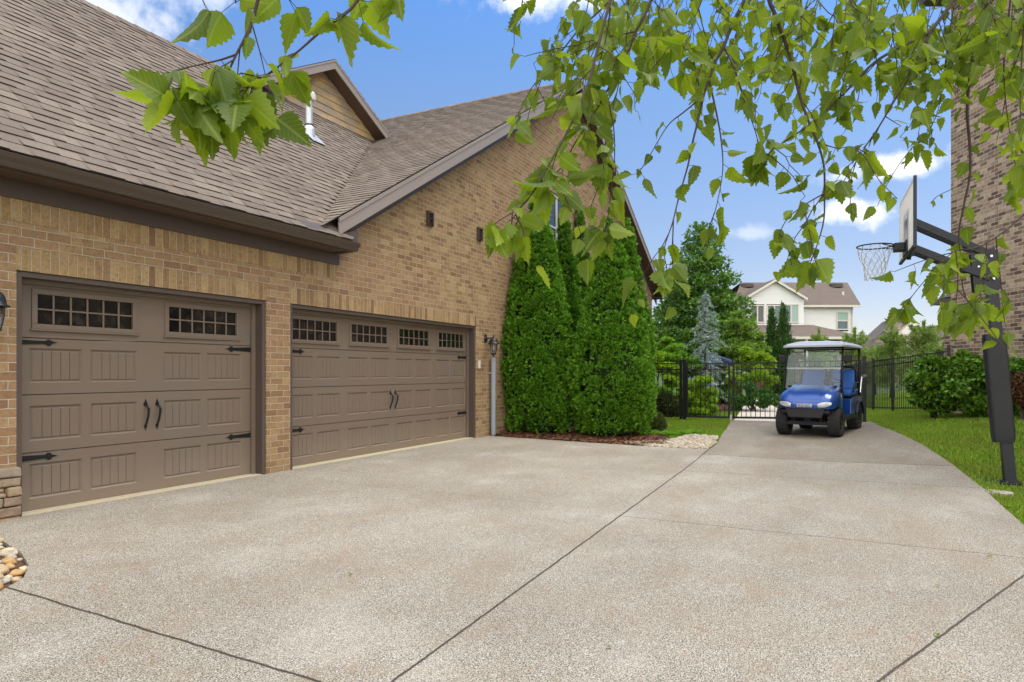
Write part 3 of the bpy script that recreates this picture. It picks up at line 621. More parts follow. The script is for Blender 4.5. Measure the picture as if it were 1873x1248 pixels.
# garage doors
def strap(s, z, dirn):
    mb = MB(); L = .34; y = YD - .006; pts = []
    prof = [(0, .027), (.24, .017), (.26, .02), (.275, .034), (.30, .03), (.315, .012), (.36, 0)]
    up = [(s + dirn * x, y, z + h) for x, h in prof]; dn = [(s + dirn * x, y, z - h) for x, h in prof[-2::-1]]
    mb.prism(up + dn, (0, .005, 0)); mb.lathe([(0, -.006), (.007, -.004), (.009, 0)], (s + dirn * .03, y, z), 8, axis='y'); mb.lathe([(0, -.006), (.007, -.004), (.009, 0)], (s + dirn * .28, y, z), 8, axis='y'); return mb
def pull(s, z):
    mb = MB(); y = YD - .004
    def spade(zc, d, k): return [(s, y, zc + d * .06 * k), (s + .012 * k, y, zc + d * .03 * k), (s + .024 * k, y, zc + d * .005 * k), (s + .016 * k, y, zc - d * .012 * k), (s - .016 * k, y, zc - d * .012 * k), (s - .024 * k, y, zc + d * .005 * k), (s - .012 * k, y, zc + d * .03 * k)]
    mb.prism(spade(z + .1, 1, 1), (0, .004, 0)); mb.prism(spade(z - .115, -1, .8), (0, .004, 0))
    pts = [(s, y, z + .095), (s, y - .03, z + .085), (s, y - .05, z + .06), (s, y - .048, z + .02), (s, y - .036, z - .03), (s, y - .018, z - .08), (s, y, z - .11)]
    mb.tube(pts, [.009, .012, .013, .012, .011, .010, .009], 8); return mb
def garage_door(x0, x1, wins, cols, grooves, label):
    mb = MB(); zb, n, hs = .006, 4, .5145
    for k in range(n):
        za = zb + k * hs + .004; zc = zb + (k + 1) * hs - .004
        holes = []
        if k < 3:
            for (a, b) in cols: holes.append((a, b, za + .1, zc - .095, 'p'))
        else:
            for (a, b) in wins: holes.append((a, b, zb + 3 * hs + .115, zb + 3 * hs + .405, 'w'))
        X = sorted({x0, x1} | {h[0] for h in holes} | {h[1] for h in holes}); Zs = sorted({za, zc} | {h[2] for h in holes} | {h[3] for h in holes})
        for i in range(len(X) - 1):
            for j in range(len(Zs) - 1):
                cx_, cz_ = (X[i] + X[i + 1]) / 2, (Zs[j] + Zs[j + 1]) / 2
                if any(h[0] < cx_ < h[1] and h[2] < cz_ < h[3] for h in holes): continue
                mb.quad((X[i], YD, Zs[j]), (X[i + 1], YD, Zs[j]), (X[i + 1], YD, Zs[j + 1]), (X[i], YD, Zs[j + 1]))
        for (a, b, c, d, t) in holes:
            def ring(p, q, y0, y1):
                A = [(a + p, y0, c + p), (b - p, y0, c + p), (b - p, y0, d - p), (a + p, y0, d - p)]; B = [(a + q, y1, c + q), (b - q, y1, c + q), (b - q, y1, d - q), (a + q, y1, d - q)]
                for i in range(4): mb.quad(A[i], A[(i + 1) % 4], B[(i + 1) % 4], B[i])
            if t == 'p':
                ring(0, .014, YD, YD + .015); ring(.014, .02, YD + .015, YD + .015); ring(.02, .03, YD + .015, YD + .008)
                g_ = [a + .03 + (b - a - .06) * i / grooves for i in range(grooves + 1)]
                for i in range(grooves):
                    l, r = g_[i] + (.004 if i else 0), g_[i + 1] - (.004 if i < grooves - 1 else 0)
                    mb.quad((l, YD + .008, c + .03), (r, YD + .008, c + .03), (r, YD + .008, d - .03), (l, YD + .008, d - .03))
                    if i < grooves - 1:
                        m2 = g_[i + 1]; mb.quad((r, YD + .008, c + .03), (m2, YD + .015, c + .03), (m2, YD + .015, d - .03), (r, YD + .008, d - .03)); mb.quad((m2, YD + .015, c + .03), (m2 + .004, YD + .008, c + .03), (m2 + .004, YD + .008, d - .03), (m2, YD + .015, d - .03))
            else: ring(0, .012, YD, YD + .05)
        mb.quad((x0, YD, za), (x0, YD + .03, za), (x1, YD + .03, za), (x1, YD, za)); mb.quad((x0, YD, zc), (x1, YD, zc), (x1, YD + .03, zc), (x0, YD + .03, zc))
    mb.box(x0, x1, YD + .03, YD + .035, zb, zb + 3 * hs + .02)
    dr = mb.build('garage_door', M_door, house, fix=False); dr['label'] = label
    for (a, b) in wins:
        c, d = zb + 3 * hs + .115, zb + 3 * hs + .405; mb = MB(); y0 = YD - .014
        for (p, q, r, s_, t) in ((a - .035, b + .035, c - .035, c + .012, 0), (a - .035, b + .035, d - .012, d + .035, 0), (a - .035, a + .012, c + .012, d - .012, 0), (b - .012, b + .035, c + .012, d - .012, 0)): mb.box(p, q, y0, YD + .02, r, s_)
        mb.box(a - .05, b + .05, YD - .022, YD - .002, c - .05, c - .035)
        for i in range(1, 6): xx = a + (b - a) * i / 6; mb.box(xx - .008, xx + .008, YD - .004, YD + .012, c + .012, d - .012)
        zm = (c + d) / 2
        for i in range(6): l = a + (b - a) * i / 6; mb.box(l + (.0081 if i else .012), a + (b - a) * (i + 1) / 6 - (.0081 if i < 5 else .012), YD - .003, YD + .011, zm - .008, zm + .008)
        mb.build('window_frame', M_door, dr, bevel=.003, seg=1)
        mb = MB(); mb.box(a + .012, b - .012, YD + .013, YD + .018, c + .012, d - .012); mb.build('pane', M_dglass, dr)
    for s, dirn in ((x0 + .01, 1), (x1 - .01, -1)):
        for z in (1.505, .475): strap(s, z, dirn).build('strap_hinge', M_black, dr, fix=True)
    cm = (x0 + x1) / 2
    for s in (cm - .065, cm + .065): pull(s, .80).build('handle', M_black, dr, smooth=False)
    return dr
d1c = [(3.425, 3.885), (3.965, 4.435), (4.735, 5.19), (5.27, 5.745)]
garage_door(3.29, 5.89, [(3.475, 4.395), (4.775, 5.68)], d1c, 5, 'nearer single-width garage door with two windows')
W2 = 11.02 - 6.41; u_ = W2 / 4
d2c = []; w2 = []
for i in range(4):
    o_ = 6.41 + i * u_; d2c += [(o_ + .085, o_ + .53), (o_ + .615, o_ + .61 + .455)]; w2.append((o_ + .14, o_ + u_ - .15))
garage_door(6.41, 11.0, w2, d2c, 5, 'farther double-width garage door with four windows')
for (a, b) in (D1, D2):
    mb = MB()
    mb.box(a + .002, a + .05, YW + .012, YD + .06, -.02, DH - .05); mb.box(b - .05, b - .002, YW + .012, YD + .06, -.02, DH - .05); mb.box(a + .002, b - .002, YW + .012, YD + .06, DH - .05, DH - .002)
    fr = mb.build('door_frame', M_trim, house, bevel=.004)
    mb = MB(); mb.box(a + .051, a + .085, YD - .035, YD - .008, .0, DH - .06); mb.box(b - .1, b - .051, YD - .035, YD - .008, .0, DH - .06); mb.box(a + .051, b - .051, YD - .036, YD - .009, DH - .09, DH - .051); mb.build('door_stop', M_door, fr)
    mb = MB(); mb.box(a + .052, b - .052, YW + .02, YD + .1, -.05, .008); mb.build('threshold', M_sillc, house, bevel=.004)

# wall lanterns
M_lglass = glassy('lantern glass', (.8, .8, .78), .93, .04, (.3, .3, .28), .6)
M_bulb = plain('bulb', (.75, .72, .66), .3)
def lantern(s, label):
    t = thing('wall_lantern', label, 'lamp', (s, YW, 1.78), 0, 'black lanterns on the brick wall', world=False)
    mb = MB(); mb.lathe([(0, -.032), (.035, -.03), (.055, -.012), (.06, 0)], (0, -.002, .11), 16, axis='y'); mb.box(-.045, .045, -.02, -.002, .03, .19); mb.build('backplate', M_blackpaint, t, bevel=.01)
    mb = MB(); mb.tube([(0, -.02, .11), (0, -.07, .12), (0, -.12, .125), (0, -.18, .13)], .012, 8); mb.tube([(0, -.18, .13), (0, -.18, .09)], .01, 8); mb.lathe([(0, .18), (.012, .172), (.008, .155), (.016, .14), (.02, .125)], (0, -.18, 0), 12); mb.build('arm', M_blackpaint, t, smooth=True)
    mb = MB(); mb.lathe([(0, .125), (.03, .122), (.055, .108), (.075, .08), (.085, .045), (.088, .012), (.112, .002), (.115, -.008), (.09, -.012)], (0, -.18, 0), 24); mb.build('shade', M_blackpaint, t, smooth=True)
    mb = MB()
    for k in range(6):
        a = k * math.pi / 3 + .3; ca, sa = math.cos(a), math.sin(a)
        mb.tube([(ca * .076, -.18 + sa * .076, -.01), (ca * .07, -.18 + sa * .07, -.1), (ca * .05, -.18 + sa * .05, -.19)], .0055, 6)
    mb.lathe([(.053, -.185), (.056, -.195), (.05, -.205), (.025, -.22), (.012, -.24), (.018, -.255), (0, -.27)], (0, -.18, 0), 18); mb.build('cage', M_blackpaint, t)
    mb = MB(); mb.lathe([(.068, -.01), (.062, -.1), (.045, -.185)], (0, -.18, 0), 20); mb.build('glass', M_lglass, t, smooth=True)
    mb = MB(); mb.lathe([(0, -.14), (.02, -.13), (.026, -.1), (.018, -.06), (.012, -.03), (.012, -.01)], (0, -.18, 0), 12); mb.build('bulb', M_bulb, t, smooth=True)
lantern(2.98, 'black wall lantern left of the first garage door, cut off by the frame'); lantern(11.42, 'black wall lantern between the second garage door and the arborvitae')

# ------------------------------------------------------------------ basketball hoop
def cam_to_local(X, Z, z): return CP(X, Z, z)
M_pole = plain('black hoop steel', (.018, .019, .024), .42, .2, .5, var=.2, ns=8)
M_pad = plain('black vinyl pad', (.016, .016, .018), .55, 0, .45, var=.15, ns=10, bump=.35, bs=9)
def mk_board():
    m, nt, out = newmat('frosted acrylic')
    p = PRIN(nt, None, (.86, .85, .81), .3, 0, .3); t = ND(nt, 'ShaderNodeBsdfTranslucent', {0: (1, .99, .96, 1)}).outputs[0]
    nt.links.new(ND(nt, 'ShaderNodeMixShader', {0: .78, 1: p, 2: t}).outputs[0], out.inputs[0]); return m
M_board = mk_board()
M_boardline = plain('white board line', (.80, .80, .78), .4)
M_net = plain('white net cord', (.60, .59, .55), .9)
M_bolt = plain('zinc bolt', (.6, .6, .62), .3, .8)
hb = PX(1848, 890, 8.80); ht = PX(1808, 462, 8.97)
hoop = thing('basketball_hoop', 'black pole basketball hoop with a pale backboard and padded post on the lawn edge', 'basketball hoop', hb)
hd = (ht - hb).normalized()
near, far = CP(5.11, 8.63), CP(5.75, 10.08); bdir = (far - near); bdir.z = 0; BW = bdir.length; bdir.normalize(); bn = Vector((-bdir.y, bdir.x, 0))
if bn.dot(CP(5, 9) - CP(6.3, 8.9)) < 0: bn = -bn
ZB, ZT = 2.84, 3.75
def BP(u, v, o=0): return near + bdir * u + bn * o + Vector((0, 0, v))           # along the board, height, out of its face
side = hd.cross(bn).normalized(); fr_ = side.cross(hd).normalized()
if fr_.dot(bn) < 0: fr_ = -fr_
def HP(t, a=0, b=0): return hb + hd * t + side * a + fr_ * b
Lp = (ht - hb).length
def obar(mb, t0, t1, a, b, ca=0, cb=0, mi=0):
    c = [HP(t, ca + sa * a, cb + sb * b) for t in (t0, t1) for sa, sb in ((-1, -1), (1, -1), (1, 1), (-1, 1))]
    mb.add(c, [(3, 2, 1, 0), (4, 5, 6, 7), (0, 1, 5, 4), (1, 2, 6, 5), (2, 3, 7, 6), (3, 0, 4, 7)], mi)
mb = MB(); obar(mb, -.15, Lp + .05, .064, .064); mb.build('pole', M_pole, hoop, bevel=.008)
mb = MB(); obar(mb, .03, .055, .11, .11); obar(mb, .055, .075, .085, .085); mb.build('base_plate', M_pole, hoop, bevel=.006)
mb = MB(); z0, z1 = .57, 2.0; n = 26; rows = []
for i in range(n + 1):
    t = z0 + (z1 - z0) * i / n; row = []
    for k in range(24):
        a = 2 * math.pi * k / 24; ca, sa = math.cos(a), math.sin(a); e = .35
        x = math.copysign(abs(ca) ** e, ca) * .098; y = math.copysign(abs(sa) ** e, sa) * .125
        f = 1 + .035 * noise.noise(Vector((x * 14, y * 14, t * 9)))
        for tc in (1.16, 1.28, 1.86): f -= .06 * math.exp(-((t - tc - .07 * ca) / .022) ** 2) * (.6 + .4 * math.sin(a * 3))
        if i in (0, n): f *= .93
        row.append(HP(t, x * f, .028 + y * f))
    rows.append(row)
mb.grid(rows, close=True); mb.add(rows[0], [tuple(range(24))[::-1]]); mb.add(rows[-1], [tuple(range(24))]); mb.build('pole_pad', M_pad, hoop, smooth=True)
# bracket plates and arms
bc = BW / 2; PB = [BP(bc - .2, ZB + .5, -.06), BP(bc + .2, ZB + .5, -.06), BP(bc - .2, ZB + .06, -.06), BP(bc + .2, ZB + .06, -.06)]
mb = MB()
for a in (-.075, .075): obar(mb, Lp - .5, Lp + .02, .006, .15, a, .06)
mb.build('mount_bracket', M_pole, hoop)
for t in (Lp - .06, Lp - .36):
    for a in (-.085, .085):
        mb = MB(); mb.tube([HP(t, a, -.01), HP(t, a * 1.2, -.01)], .018, 6, 0); mb.build('bolt', M_bolt, hoop)
        mb = MB(); mb.tube([HP(t - .12, a, .14), HP(t - .12, a * 1.2, .14)], .014, 6, 0); mb.build('bolt', M_bolt, hoop)
for k, (t, v) in enumerate(((Lp - .02, ZB + .46), (Lp - .34, ZB + .1))):
    for sgn in (-1, 1):
        mb = MB(); mb.bar(HP(t, .085 * sgn, .02), BP(bc + sgn * .12 * (1 if side.dot(bdir) > 0 else -1), v, -.07), .04, .095, 0); mb.build('arm', M_pole, hoop, bevel=.006)
mb = MB()
for u in (bc - .16, bc + .16): mb.bar(BP(u, ZB - .02, -.055), BP(u, ZB + .62, -.055), .05, .06)
mb.bar(BP(bc - .2, ZB + .05, -.05), BP(bc + .2, ZB + .05, -.05), .06, .09); mb.bar(BP(bc - .2, ZB + .48, -.05), BP(bc + .2, ZB + .48, -.05), .06, .07); mb.build('board_bracket', M_pole, hoop)
def bbox(mb, u0, u1, v0, v1, o0, o1): 
    c = [BP(u, v, o) for v in (v0, v1) for o in (o0, o1) for u in (u0, u1)]
    mb.add(c, [(0, 2, 3, 1), (4, 5, 7, 6), (0, 1, 5, 4), (2, 6, 7, 3), (0, 4, 6, 2), (1, 3, 7, 5)])
mb = MB(); bbox(mb, .02, BW - .02, ZB + .02, ZT - .01, -.02, -.004); board = mb.build('backboard', M_board, hoop)
mb = MB()
bbox(mb, 0, .03, ZB, ZT, -.035, .003); bbox(mb, .03, BW, ZB, ZB + .035, -.035, .003); bbox(mb, BW - .02, BW, ZB + .035, ZT, -.035, -.021); bbox(mb, .03, BW - .02, ZT - .02, ZT, -.035, -.021); mb.build('frame', M_pole, board)
mb = MB()
for (u0, u1, v0, v1) in ((.05, .09, ZB + .05, ZT - .03), (BW - .09, BW - .05, ZB + .05, ZT - .03), (.09, BW - .09, ZT - .07, ZT - .03), (bc - .3, bc - .25, ZB + .15, ZB + .6), (bc + .25, bc + .3, ZB + .15, ZB + .6), (bc - .25, bc + .25, ZB + .55, ZB + .6)): bbox(mb, u0, u1, v0, v1, -.004, -.0015)
mb.build('target_square', M_boardline, board)
RZm = ZB + .17; RC = BP(bc, RZm, .15 + .228)
mb = MB(); bbox(mb, bc - .2, bc + .2, ZB + .02, ZB + .21, .003, .02); bbox(mb, bc - .11, bc + .11, RZm - .09, RZm + .015, .02, .15); mb.build('rim_mount', M_pole, hoop, bevel=.012)
mb = MB(); ring = [RC + Vector((math.cos(a) * .228, math.sin(a) * .228, 0)) for a in np.linspace(0, 2 * math.pi, 49)]
mb.tube(ring, .0095, 8, caps=False)
for sgn in (-1, 1): mb.tube([BP(bc + sgn * .09, RZm - .04, .14), BP(bc + sgn * .13, RZm - .02, .22), BP(bc + sgn * .19, RZm - .004, .30)], .008, 6)
for k in range(12):
    a = (k + .5) * math.pi / 6; p = RC + Vector((math.cos(a) * .228, math.sin(a) * .228, 0)); mb.tube([p + Vector((0, 0, -.006)), p + Vector((math.cos(a) * -.012, math.sin(a) * -.012, -.022)), p + Vector((math.cos(a) * -.02, math.sin(a) * -.02, -.008))], .003, 5)
mb.build('rim', plain('dark rim steel', (.03, .022, .02), .5, .2), hoop, smooth=True)
mb = MB(); lv = [(.222, -.02), (.205, -.1), (.178, -.18), (.15, -.26), (.128, -.34), (.118, -.42), (.122, -.47)]
gN = random.Random(5); jit = {}
def net_pt(i, k):
    if (i, k % 12) not in jit: jit[(i, k % 12)] = (gN.uniform(-.012, .012), gN.uniform(-.014, .012))
    j = jit[(i, k % 12)]; a = (k + (.5 if i % 2 else 0) + .5) * math.pi / 6
    r_, h = lv[i]; r_ += j[0] * (i > 0); return RC + Vector((math.cos(a) * r_ + .006 * i, math.sin(a) * r_, h + j[1] * (i > 0)))
for i in range(len(lv) - 1):
    for k in range(12):
        p = net_pt(i, k)
        for q in ((net_pt(i + 1, k), net_pt(i + 1, k - 1)) if i % 2 == 0 else (net_pt(i + 1, k), net_pt(i + 1, k + 1))):
            mb.tube([p, (p + q) / 2 + Vector((0, 0, -.006)), q], .0042, 5)
        if i > 0: mb.lathe([(0, .009), (.008, 0), (0, -.009)], p, 6)
mb.build('net', M_net, hoop)

# ------------------------------------------------------------------ golf cart
cf = Vector((14.50, .80, 0)); cb_ = Vector((16.12, .50, 0)); cd = (cf - cb_); cd.z = 0; cd.normalize(); cm = (cf + cb_) / 2; cm.z = G(cm.x, cm.y) + .004
cart = thing('golf_cart', 'blue golf cart with a pale canopy and fold-down windshield parked on the driveway', 'golf cart', cm, math.atan2(cd.y, cd.x), world=False)
def mk_paint():
    m, nt, out = newmat('metallic blue paint'); o = OBJ(nt)
    c = MIX(nt, NOISE(nt, o, 400, 2), (.004, .052, .27), (.006, .075, .37))
    PRIN(nt, out, c, .32, .35, .5, None, {'Coat Weight': 1., 'Coat Roughness': .04}); return m
M_paint = mk_paint()
M_cblack = plain('black plastic', (.014, .014, .015), .5, var=.15, bump=.15)
def mk_tyre():
    m, nt, out = newmat('tyre rubber'); o = OBJ(nt)
    PRIN(nt, out, MIX(nt, NOISE(nt, o, 14, 4), (.02, .02, .021), (.045, .043, .041)), .85, 0, .25, BUMP(nt, NOISE(nt, o, 80, 3), .3, .004)); return m
M_tyre = mk_tyre()
M_seat = plain('blue vinyl seat', (.02, .12, .48), .4, 0, .5, var=.15, ns=8)
M_canopy = plain('pale canopy plastic', (.46, .475, .49), .3, 0, .5, var=.06)
M_shield = glassy('windshield acrylic', (.92, .97, .96), .96, .02, (.5, .55, .55), .4)
M_lens = plain('headlight lens', (.62, .64, .64), .08, .2, .8, var=.1)
M_chrome = plain('bright metal', (.7, .71, .72), .15, .9)
def wheel(x, y, r, w):
    mb = MB(); s = 1 if y > 0 else -1
    prof = [(r * .58, -w * .42), (r * .70, -w * .5), (r * .88, -w * .5), (r * .97, -w * .42), (r, -w * .3), (r, w * .3), (r * .97, w * .42), (r * .88, w * .5), (r * .70, w * .5), (r * .58, w * .42)]
    mb.lathe(prof, (x, y, r), 40, axis='y')
    for k in range(22):                                  # tread blocks
        for j, off in enumerate((-.36, -.12, .12, .36)):
            a0 = 2 * math.pi * (k + (.5 if j % 2 else 0)) / 22; a1 = a0 + .19; y0, y1 = y + off * w - w * .1, y + off * w + w * .1; rr = r * .99, r * 1.028
            c = [(x + R_ * math.sin(a), yy, r + R_ * math.cos(a)) for R_ in rr for yy in (y0, y1) for a in (a0, a1)]
            mb.add(c, [(4, 5, 7, 6), (0, 1, 5, 4), (2, 6, 7, 3), (0, 4, 6, 2), (1, 3, 7, 5)])
    hub = MB(); hub.lathe([(0, s * w * .3), (r * .14, s * w * .31), (r * .16, s * w * .24), (r * .34, s * w * .2), (r * .5, s * w * .3), (r * .56, s * w * .44), (r * .6, s * w * .44), (r * .6, -s * w * .42), (r * .3, -s * w * .3), (0, -s * w * .3)], (x, y, r), 24, axis='y')
    for k in range(7):
        a = 2 * math.pi * k / 7; hub.bar((x + math.sin(a) * r * .12, y + s * w * .28, r + math.cos(a) * r * .12), (x + math.sin(a) * r * .52, y + s * w * .36, r + math.cos(a) * r * .52), .035, .02, up=(0, 1, 0))
    wo = hub.build('wheel', M_cblack, cart); mb.build('tyre', M_tyre, wo, smooth=False)
for x, y in ((.825, .475), (.825, -.475), (-.825, .48), (-.825, -.48)): wheel(x, y, .272, .215)
# front cowl: lofted stations (x, half width, z top, z bottom, crown)
st = [(1.235, .30, .60, .545, .0), (1.22, .40, .665, .53, .01), (1.17, .47, .72, .53, .02), (1.08, .515, .775, .55, .03), (.95, .54, .825, .585, .045), (.80, .545, .87, .54, .055), (.66, .54, .905, .50, .06), (.56, .535, .925, .36, .06)]
rows = []
for (x, hw, zt, zb, cr_) in st:
    row = []
    for k in range(25):
        t = k / 24 * 2 - 1; a = abs(t)
        y = hw * math.copysign(min(1, a / .78) ** .93, t) if a < .78 else hw * math.copysign(1, t)
        z = zt + cr_ * (1 - (a / .78) ** 2) if a < .62 else zt + cr_ * (1 - (.62 / .78) ** 2) - (zt + cr_ * (1 - (.62 / .78) ** 2) - zb) * ((a - .62) / .38) ** 1.7
        ridge = .022 * math.exp(-((a - .50) / .07) ** 2) * sm(1.22 - x, 0, .15)
        row.append((x - .05 * max(0, a - .5) ** 1.3 * (1 if x > 1 else 0), y, z + ridge))
    rows.append(row)
mb = MB(); mb.grid(rows); nf = [(1.232, r_[1] * .98, .54) for r_ in rows[0]]; mb.grid([nf, rows[0]]); cowl = mb.build('cowl', M_paint, cart, smooth=True)
m_ = cowl.modifiers.new('smooth', 'SUBSURF'); m_.levels = 1; m_.render_levels = 1
for s in (1, -1):                                        # front wheel arches
    mb = MB(); arc = [(.825 + math.cos(a) * .33, math.sin(a) * .31 + .285) for a in np.linspace(R(50), R(165), 13)]
    mb.grid([[(x, s * .50, z - .015) for x, z in arc], [(x, s * .47, z + .01) for x, z in arc], [(x, s * .30, z + .015) for x, z in arc]])
    mb.build('front_fender', M_cblack, cart, smooth=True)
def headlight(s):
    mb = MB(); rows = []
    for i in range(9):
        t = i / 8; y = .24 + t * .23; zc = .60 + .035 * t; hh = .048 * math.sin(math.pi * (.12 + .80 * t)) ** .6; x = 1.245 - .075 * t ** 2.2
        rows.append([(x + .012, s * y, zc - hh), (x + .03 - .01 * t, s * y, zc), (x + .004, s * y, zc + hh)])
    mb.grid(rows); hl = mb.build('headlight', M_lens, cart, smooth=True)
    mb = MB(); mb.lathe([(.0, .0), (.022, .006), (.028, .016)], (1.252, s * .30, .607), 14, axis='x'); mb.build('reflector', M_chrome, hl)
    mb = MB(); mb.lathe([(0, 0), (.018, .006), (.022, .014)], (1.235, s * .375, .618), 14, axis='x'); mb.build('reflector', M_chrome, hl)
headlight(1); headlight(-1)
mb = MB(); mb.box(1.232, 1.252, -.135, .135, .565, .625); bd = mb.build('badge', M_lens, cart, bevel=.006)
fc = bpy.data.curves.new('letters', 'FONT'); fc.body = 'E-Z-GO'; fc.size = .066; fc.align_x = 'CENTER'; fc.align_y = 'CENTER'; fc.extrude = .001; fc.offset = .0012
to = bpy.data.objects.new('letters_source', fc); COL.objects.link(to); bpy.context.view_layer.update()
tm = bpy.data.meshes.new_from_object(to.evaluated_get(bpy.context.evaluated_depsgraph_get())); bpy.data.objects.remove(to)
tm.materials.clear(); tm.materials.append(M_cblack); lo = link('lettering', tm, bd); lo.matrix_local = Matrix(((0, 0, 1, 1.2535), (1, 0, 0, 0), (0, 1, 0, .594), (0, 0, 0, 1)))
mb = MB(); mb.prism([(1.215, -.37, .55), (1.215, .37, .55), (1.24, .30, .36), (1.24, -.30, .36)], (-.14, 0, 0)); mb.box(1.06, 1.19, -.44, .44, .44, .50); mb.build('front_bumper', M_cblack, cart, bevel=.015)
mb = MB(); mb.bar((1.02, -.42, .245), (1.02, .42, .245), .06, .07); mb.tube([(.9, -.34, .27), (.9, .34, .27)], .03, 8)
for s in (1, -1):
    mb.tube([(1.02, s * .23, .25), (1.05, s * .27, .42)], .02, 8); mb.tube([(.9, s * .34, .27), (.82, s * .2, .52)], .022, 8); mb.tube([(1.03, s * .12, .27), (.98, s * .12, .33)], .025, 8); mb.tube([(.825, s * .3, .268), (.825, s * .44, .268)], .035, 8)
mb.tube([(-.825, -.4, .268), (-.825, .4, .268)], .05, 8); mb.box(-.95, -.6, -.22, .22, .2, .42); mb.box(.2, 1.0, -.06, .06, .28, .34); mb.box(-.9, .9, -.26, -.2, .30, .36); mb.box(-.9, .9, .2, .26, .30, .36)
mb.build('chassis', plain('dark chassis steel', (.02, .022, .028), .5, .3), cart)
mb = MB(); mb.box(-.45, .62, -.56, .56, .345, .385); mb.box(-.45, .62, .55, .60, .30, .36); mb.box(-.45, .62, -.60, -.55, .30, .36); mb.build('floor_pan', M_cblack, cart, bevel=.01)
# rear body with wheel arches
prof = [(-.05, .38), (-.08, .70), (-.5, .74), (-1.1, .72), (-1.18, .5), (-1.15, .44)] + [(-.825 + math.cos(a) * .34, .27 + math.sin(a) * .34) for a in np.linspace(R(150), R(28), 9)] + [(-.42, .38)]
mb = MB(); mb.prism([(x, -.57, z) for x, z in prof], (0, 1.14, 0)); mb.build('rear_body', M_paint, cart, bevel=.03, seg=3)
mb = MB()
for s in (1, -1):
    arc = [(-.825 + math.cos(a) * .355, .27 + math.sin(a) * .35) for a in np.linspace(R(20), R(170), 12)]
    mb.grid([[(x, s * .61, z) for x, z in arc], [(x, s * .575, z + .025) for x, z in arc], [(x, s * .565, z - .01) for x, z in arc]])
mb.box(-1.2, -.06, -.575, .575, .735, .755); mb.build('rear_fender', M_cblack, cart)
for s in (-1, 1):
    mb = MB(); mb.box(-.62, -.03, s * .30 - .26, s * .30 + .26, .755, .86); mb.build('seat', M_seat, cart, bevel=.035, seg=3)
    mb = MB(); mb.prism([(-.60, s * .29 - .24, .88), (-.60, s * .29 + .24, .88), (-.70, s * .29 + .22, 1.28), (-.70, s * .29 - .22, 1.28)], (-.09, 0, 0)); bk = mb.build('backrest', M_seat, cart, bevel=.04, seg=3)
    mb = MB(); mb.tube([(-.68, s * .29 - .26, .98), (-.74, s * .29 - .25, 1.26), (-.76, s * .29 - .18, 1.335), (-.77, s * .29, 1.35), (-.76, s * .29 + .18, 1.335), (-.74, s * .29 + .25, 1.26), (-.68, s * .29 + .26, .98)], .026, 8); mb.build('grab_rail', M_cblack, bk, smooth=True)
    mb = MB(); mb.tube([(-.1, s * .60, .84), (-.2, s * .61, 1.0), (-.5, s * .61, 1.02), (-.62, s * .6, .9)], .02, 8); mb.build('armrest', M_cblack, cart, smooth=True)
mb = MB(); mb.box(-1.45, -1.05, -.5, .5, .76, .86); mb.box(-.98, -.9, -.5, .5, .9, 1.25); mb.build('rear_seat', M_seat, cart, bevel=.03)
mb = MB()
for s in (1, -1): mb.tube([(-1.0, s * .56, .8), (-1.05, s * .58, 1.12), (-1.4, s * .58, 1.14)], .022, 8); mb.box(-1.4, -1.08, s * .58 - .035, s * .58 + .035, 1.14, 1.18)
mb.box(-1.65, -1.15, -.5, .5, .30, .34); mb.build('rear_rail', M_chrome, cart)
for s in (1, -1):
    mb = MB(); mb.tube([(.62, s * .53, .86), (.52, s * .52, 1.2), (.42, s * .51, 1.72)], .02, 8); mb.build('roof_strut', M_cblack, cart, smooth=True)
    mb = MB(); mb.tube([(-.95, s * .55, .74), (-.98, s * .55, 1.2), (-1.0, s * .54, 1.74)], .022, 8); mb.build('roof_strut', M_cblack, cart, smooth=True)
for x in (.42, -1.0): mb = MB(); mb.tube([(x, -.51, 1.72), (x, .51, 1.72)], .018, 8); mb.build('roof_crossbar', M_cblack, cart, smooth=True)
rows = []                                                 # canopy: dome with a flat rim
for i in range(17):
    t = i / 16 * 2 - 1; x = -.36 + t * 1.0; row = []
    for k in range(15):
        u = k / 14 * 2 - 1; y = u * (.60 - .05 * abs(t) ** 6); e = max(abs(t) ** 1.5, abs(u) ** 1.5)
        z = 1.765 + .135 * max(0, 1 - e ** 1.1) ** .7 * (1 if e < .999 else 0) + .012 * math.sin(u * 9) * (1 - e); row.append((x, y, z))
    rows.append(row)
mb = MB(); mb.grid(rows); rim = [rows[0][k] for k in range(15)] + [rows[i][14] for i in range(1, 17)] + [rows[16][k] for k in range(13, -1, -1)] + [rows[i][0] for i in range(15, 0, -1)]
lowr = [(x, y, z - .035) for x, y, z in rim]; mb.grid([rim, lowr], close=True); mb.grid([lowr, [((x + .36) * .93 - .36, y * .93, z) for x, y, z in lowr]], close=True)
mb.add([(-1.33, -.58, 1.732), (.61, -.58, 1.732), (.61, .58, 1.732), (-1.33, .58, 1.732)], [(0, 1, 2, 3)]); mb.build('canopy', M_canopy, cart, smooth=False)
def wsp(y, t): return (.655 - .215 * t, y, .905 + .82 * t)
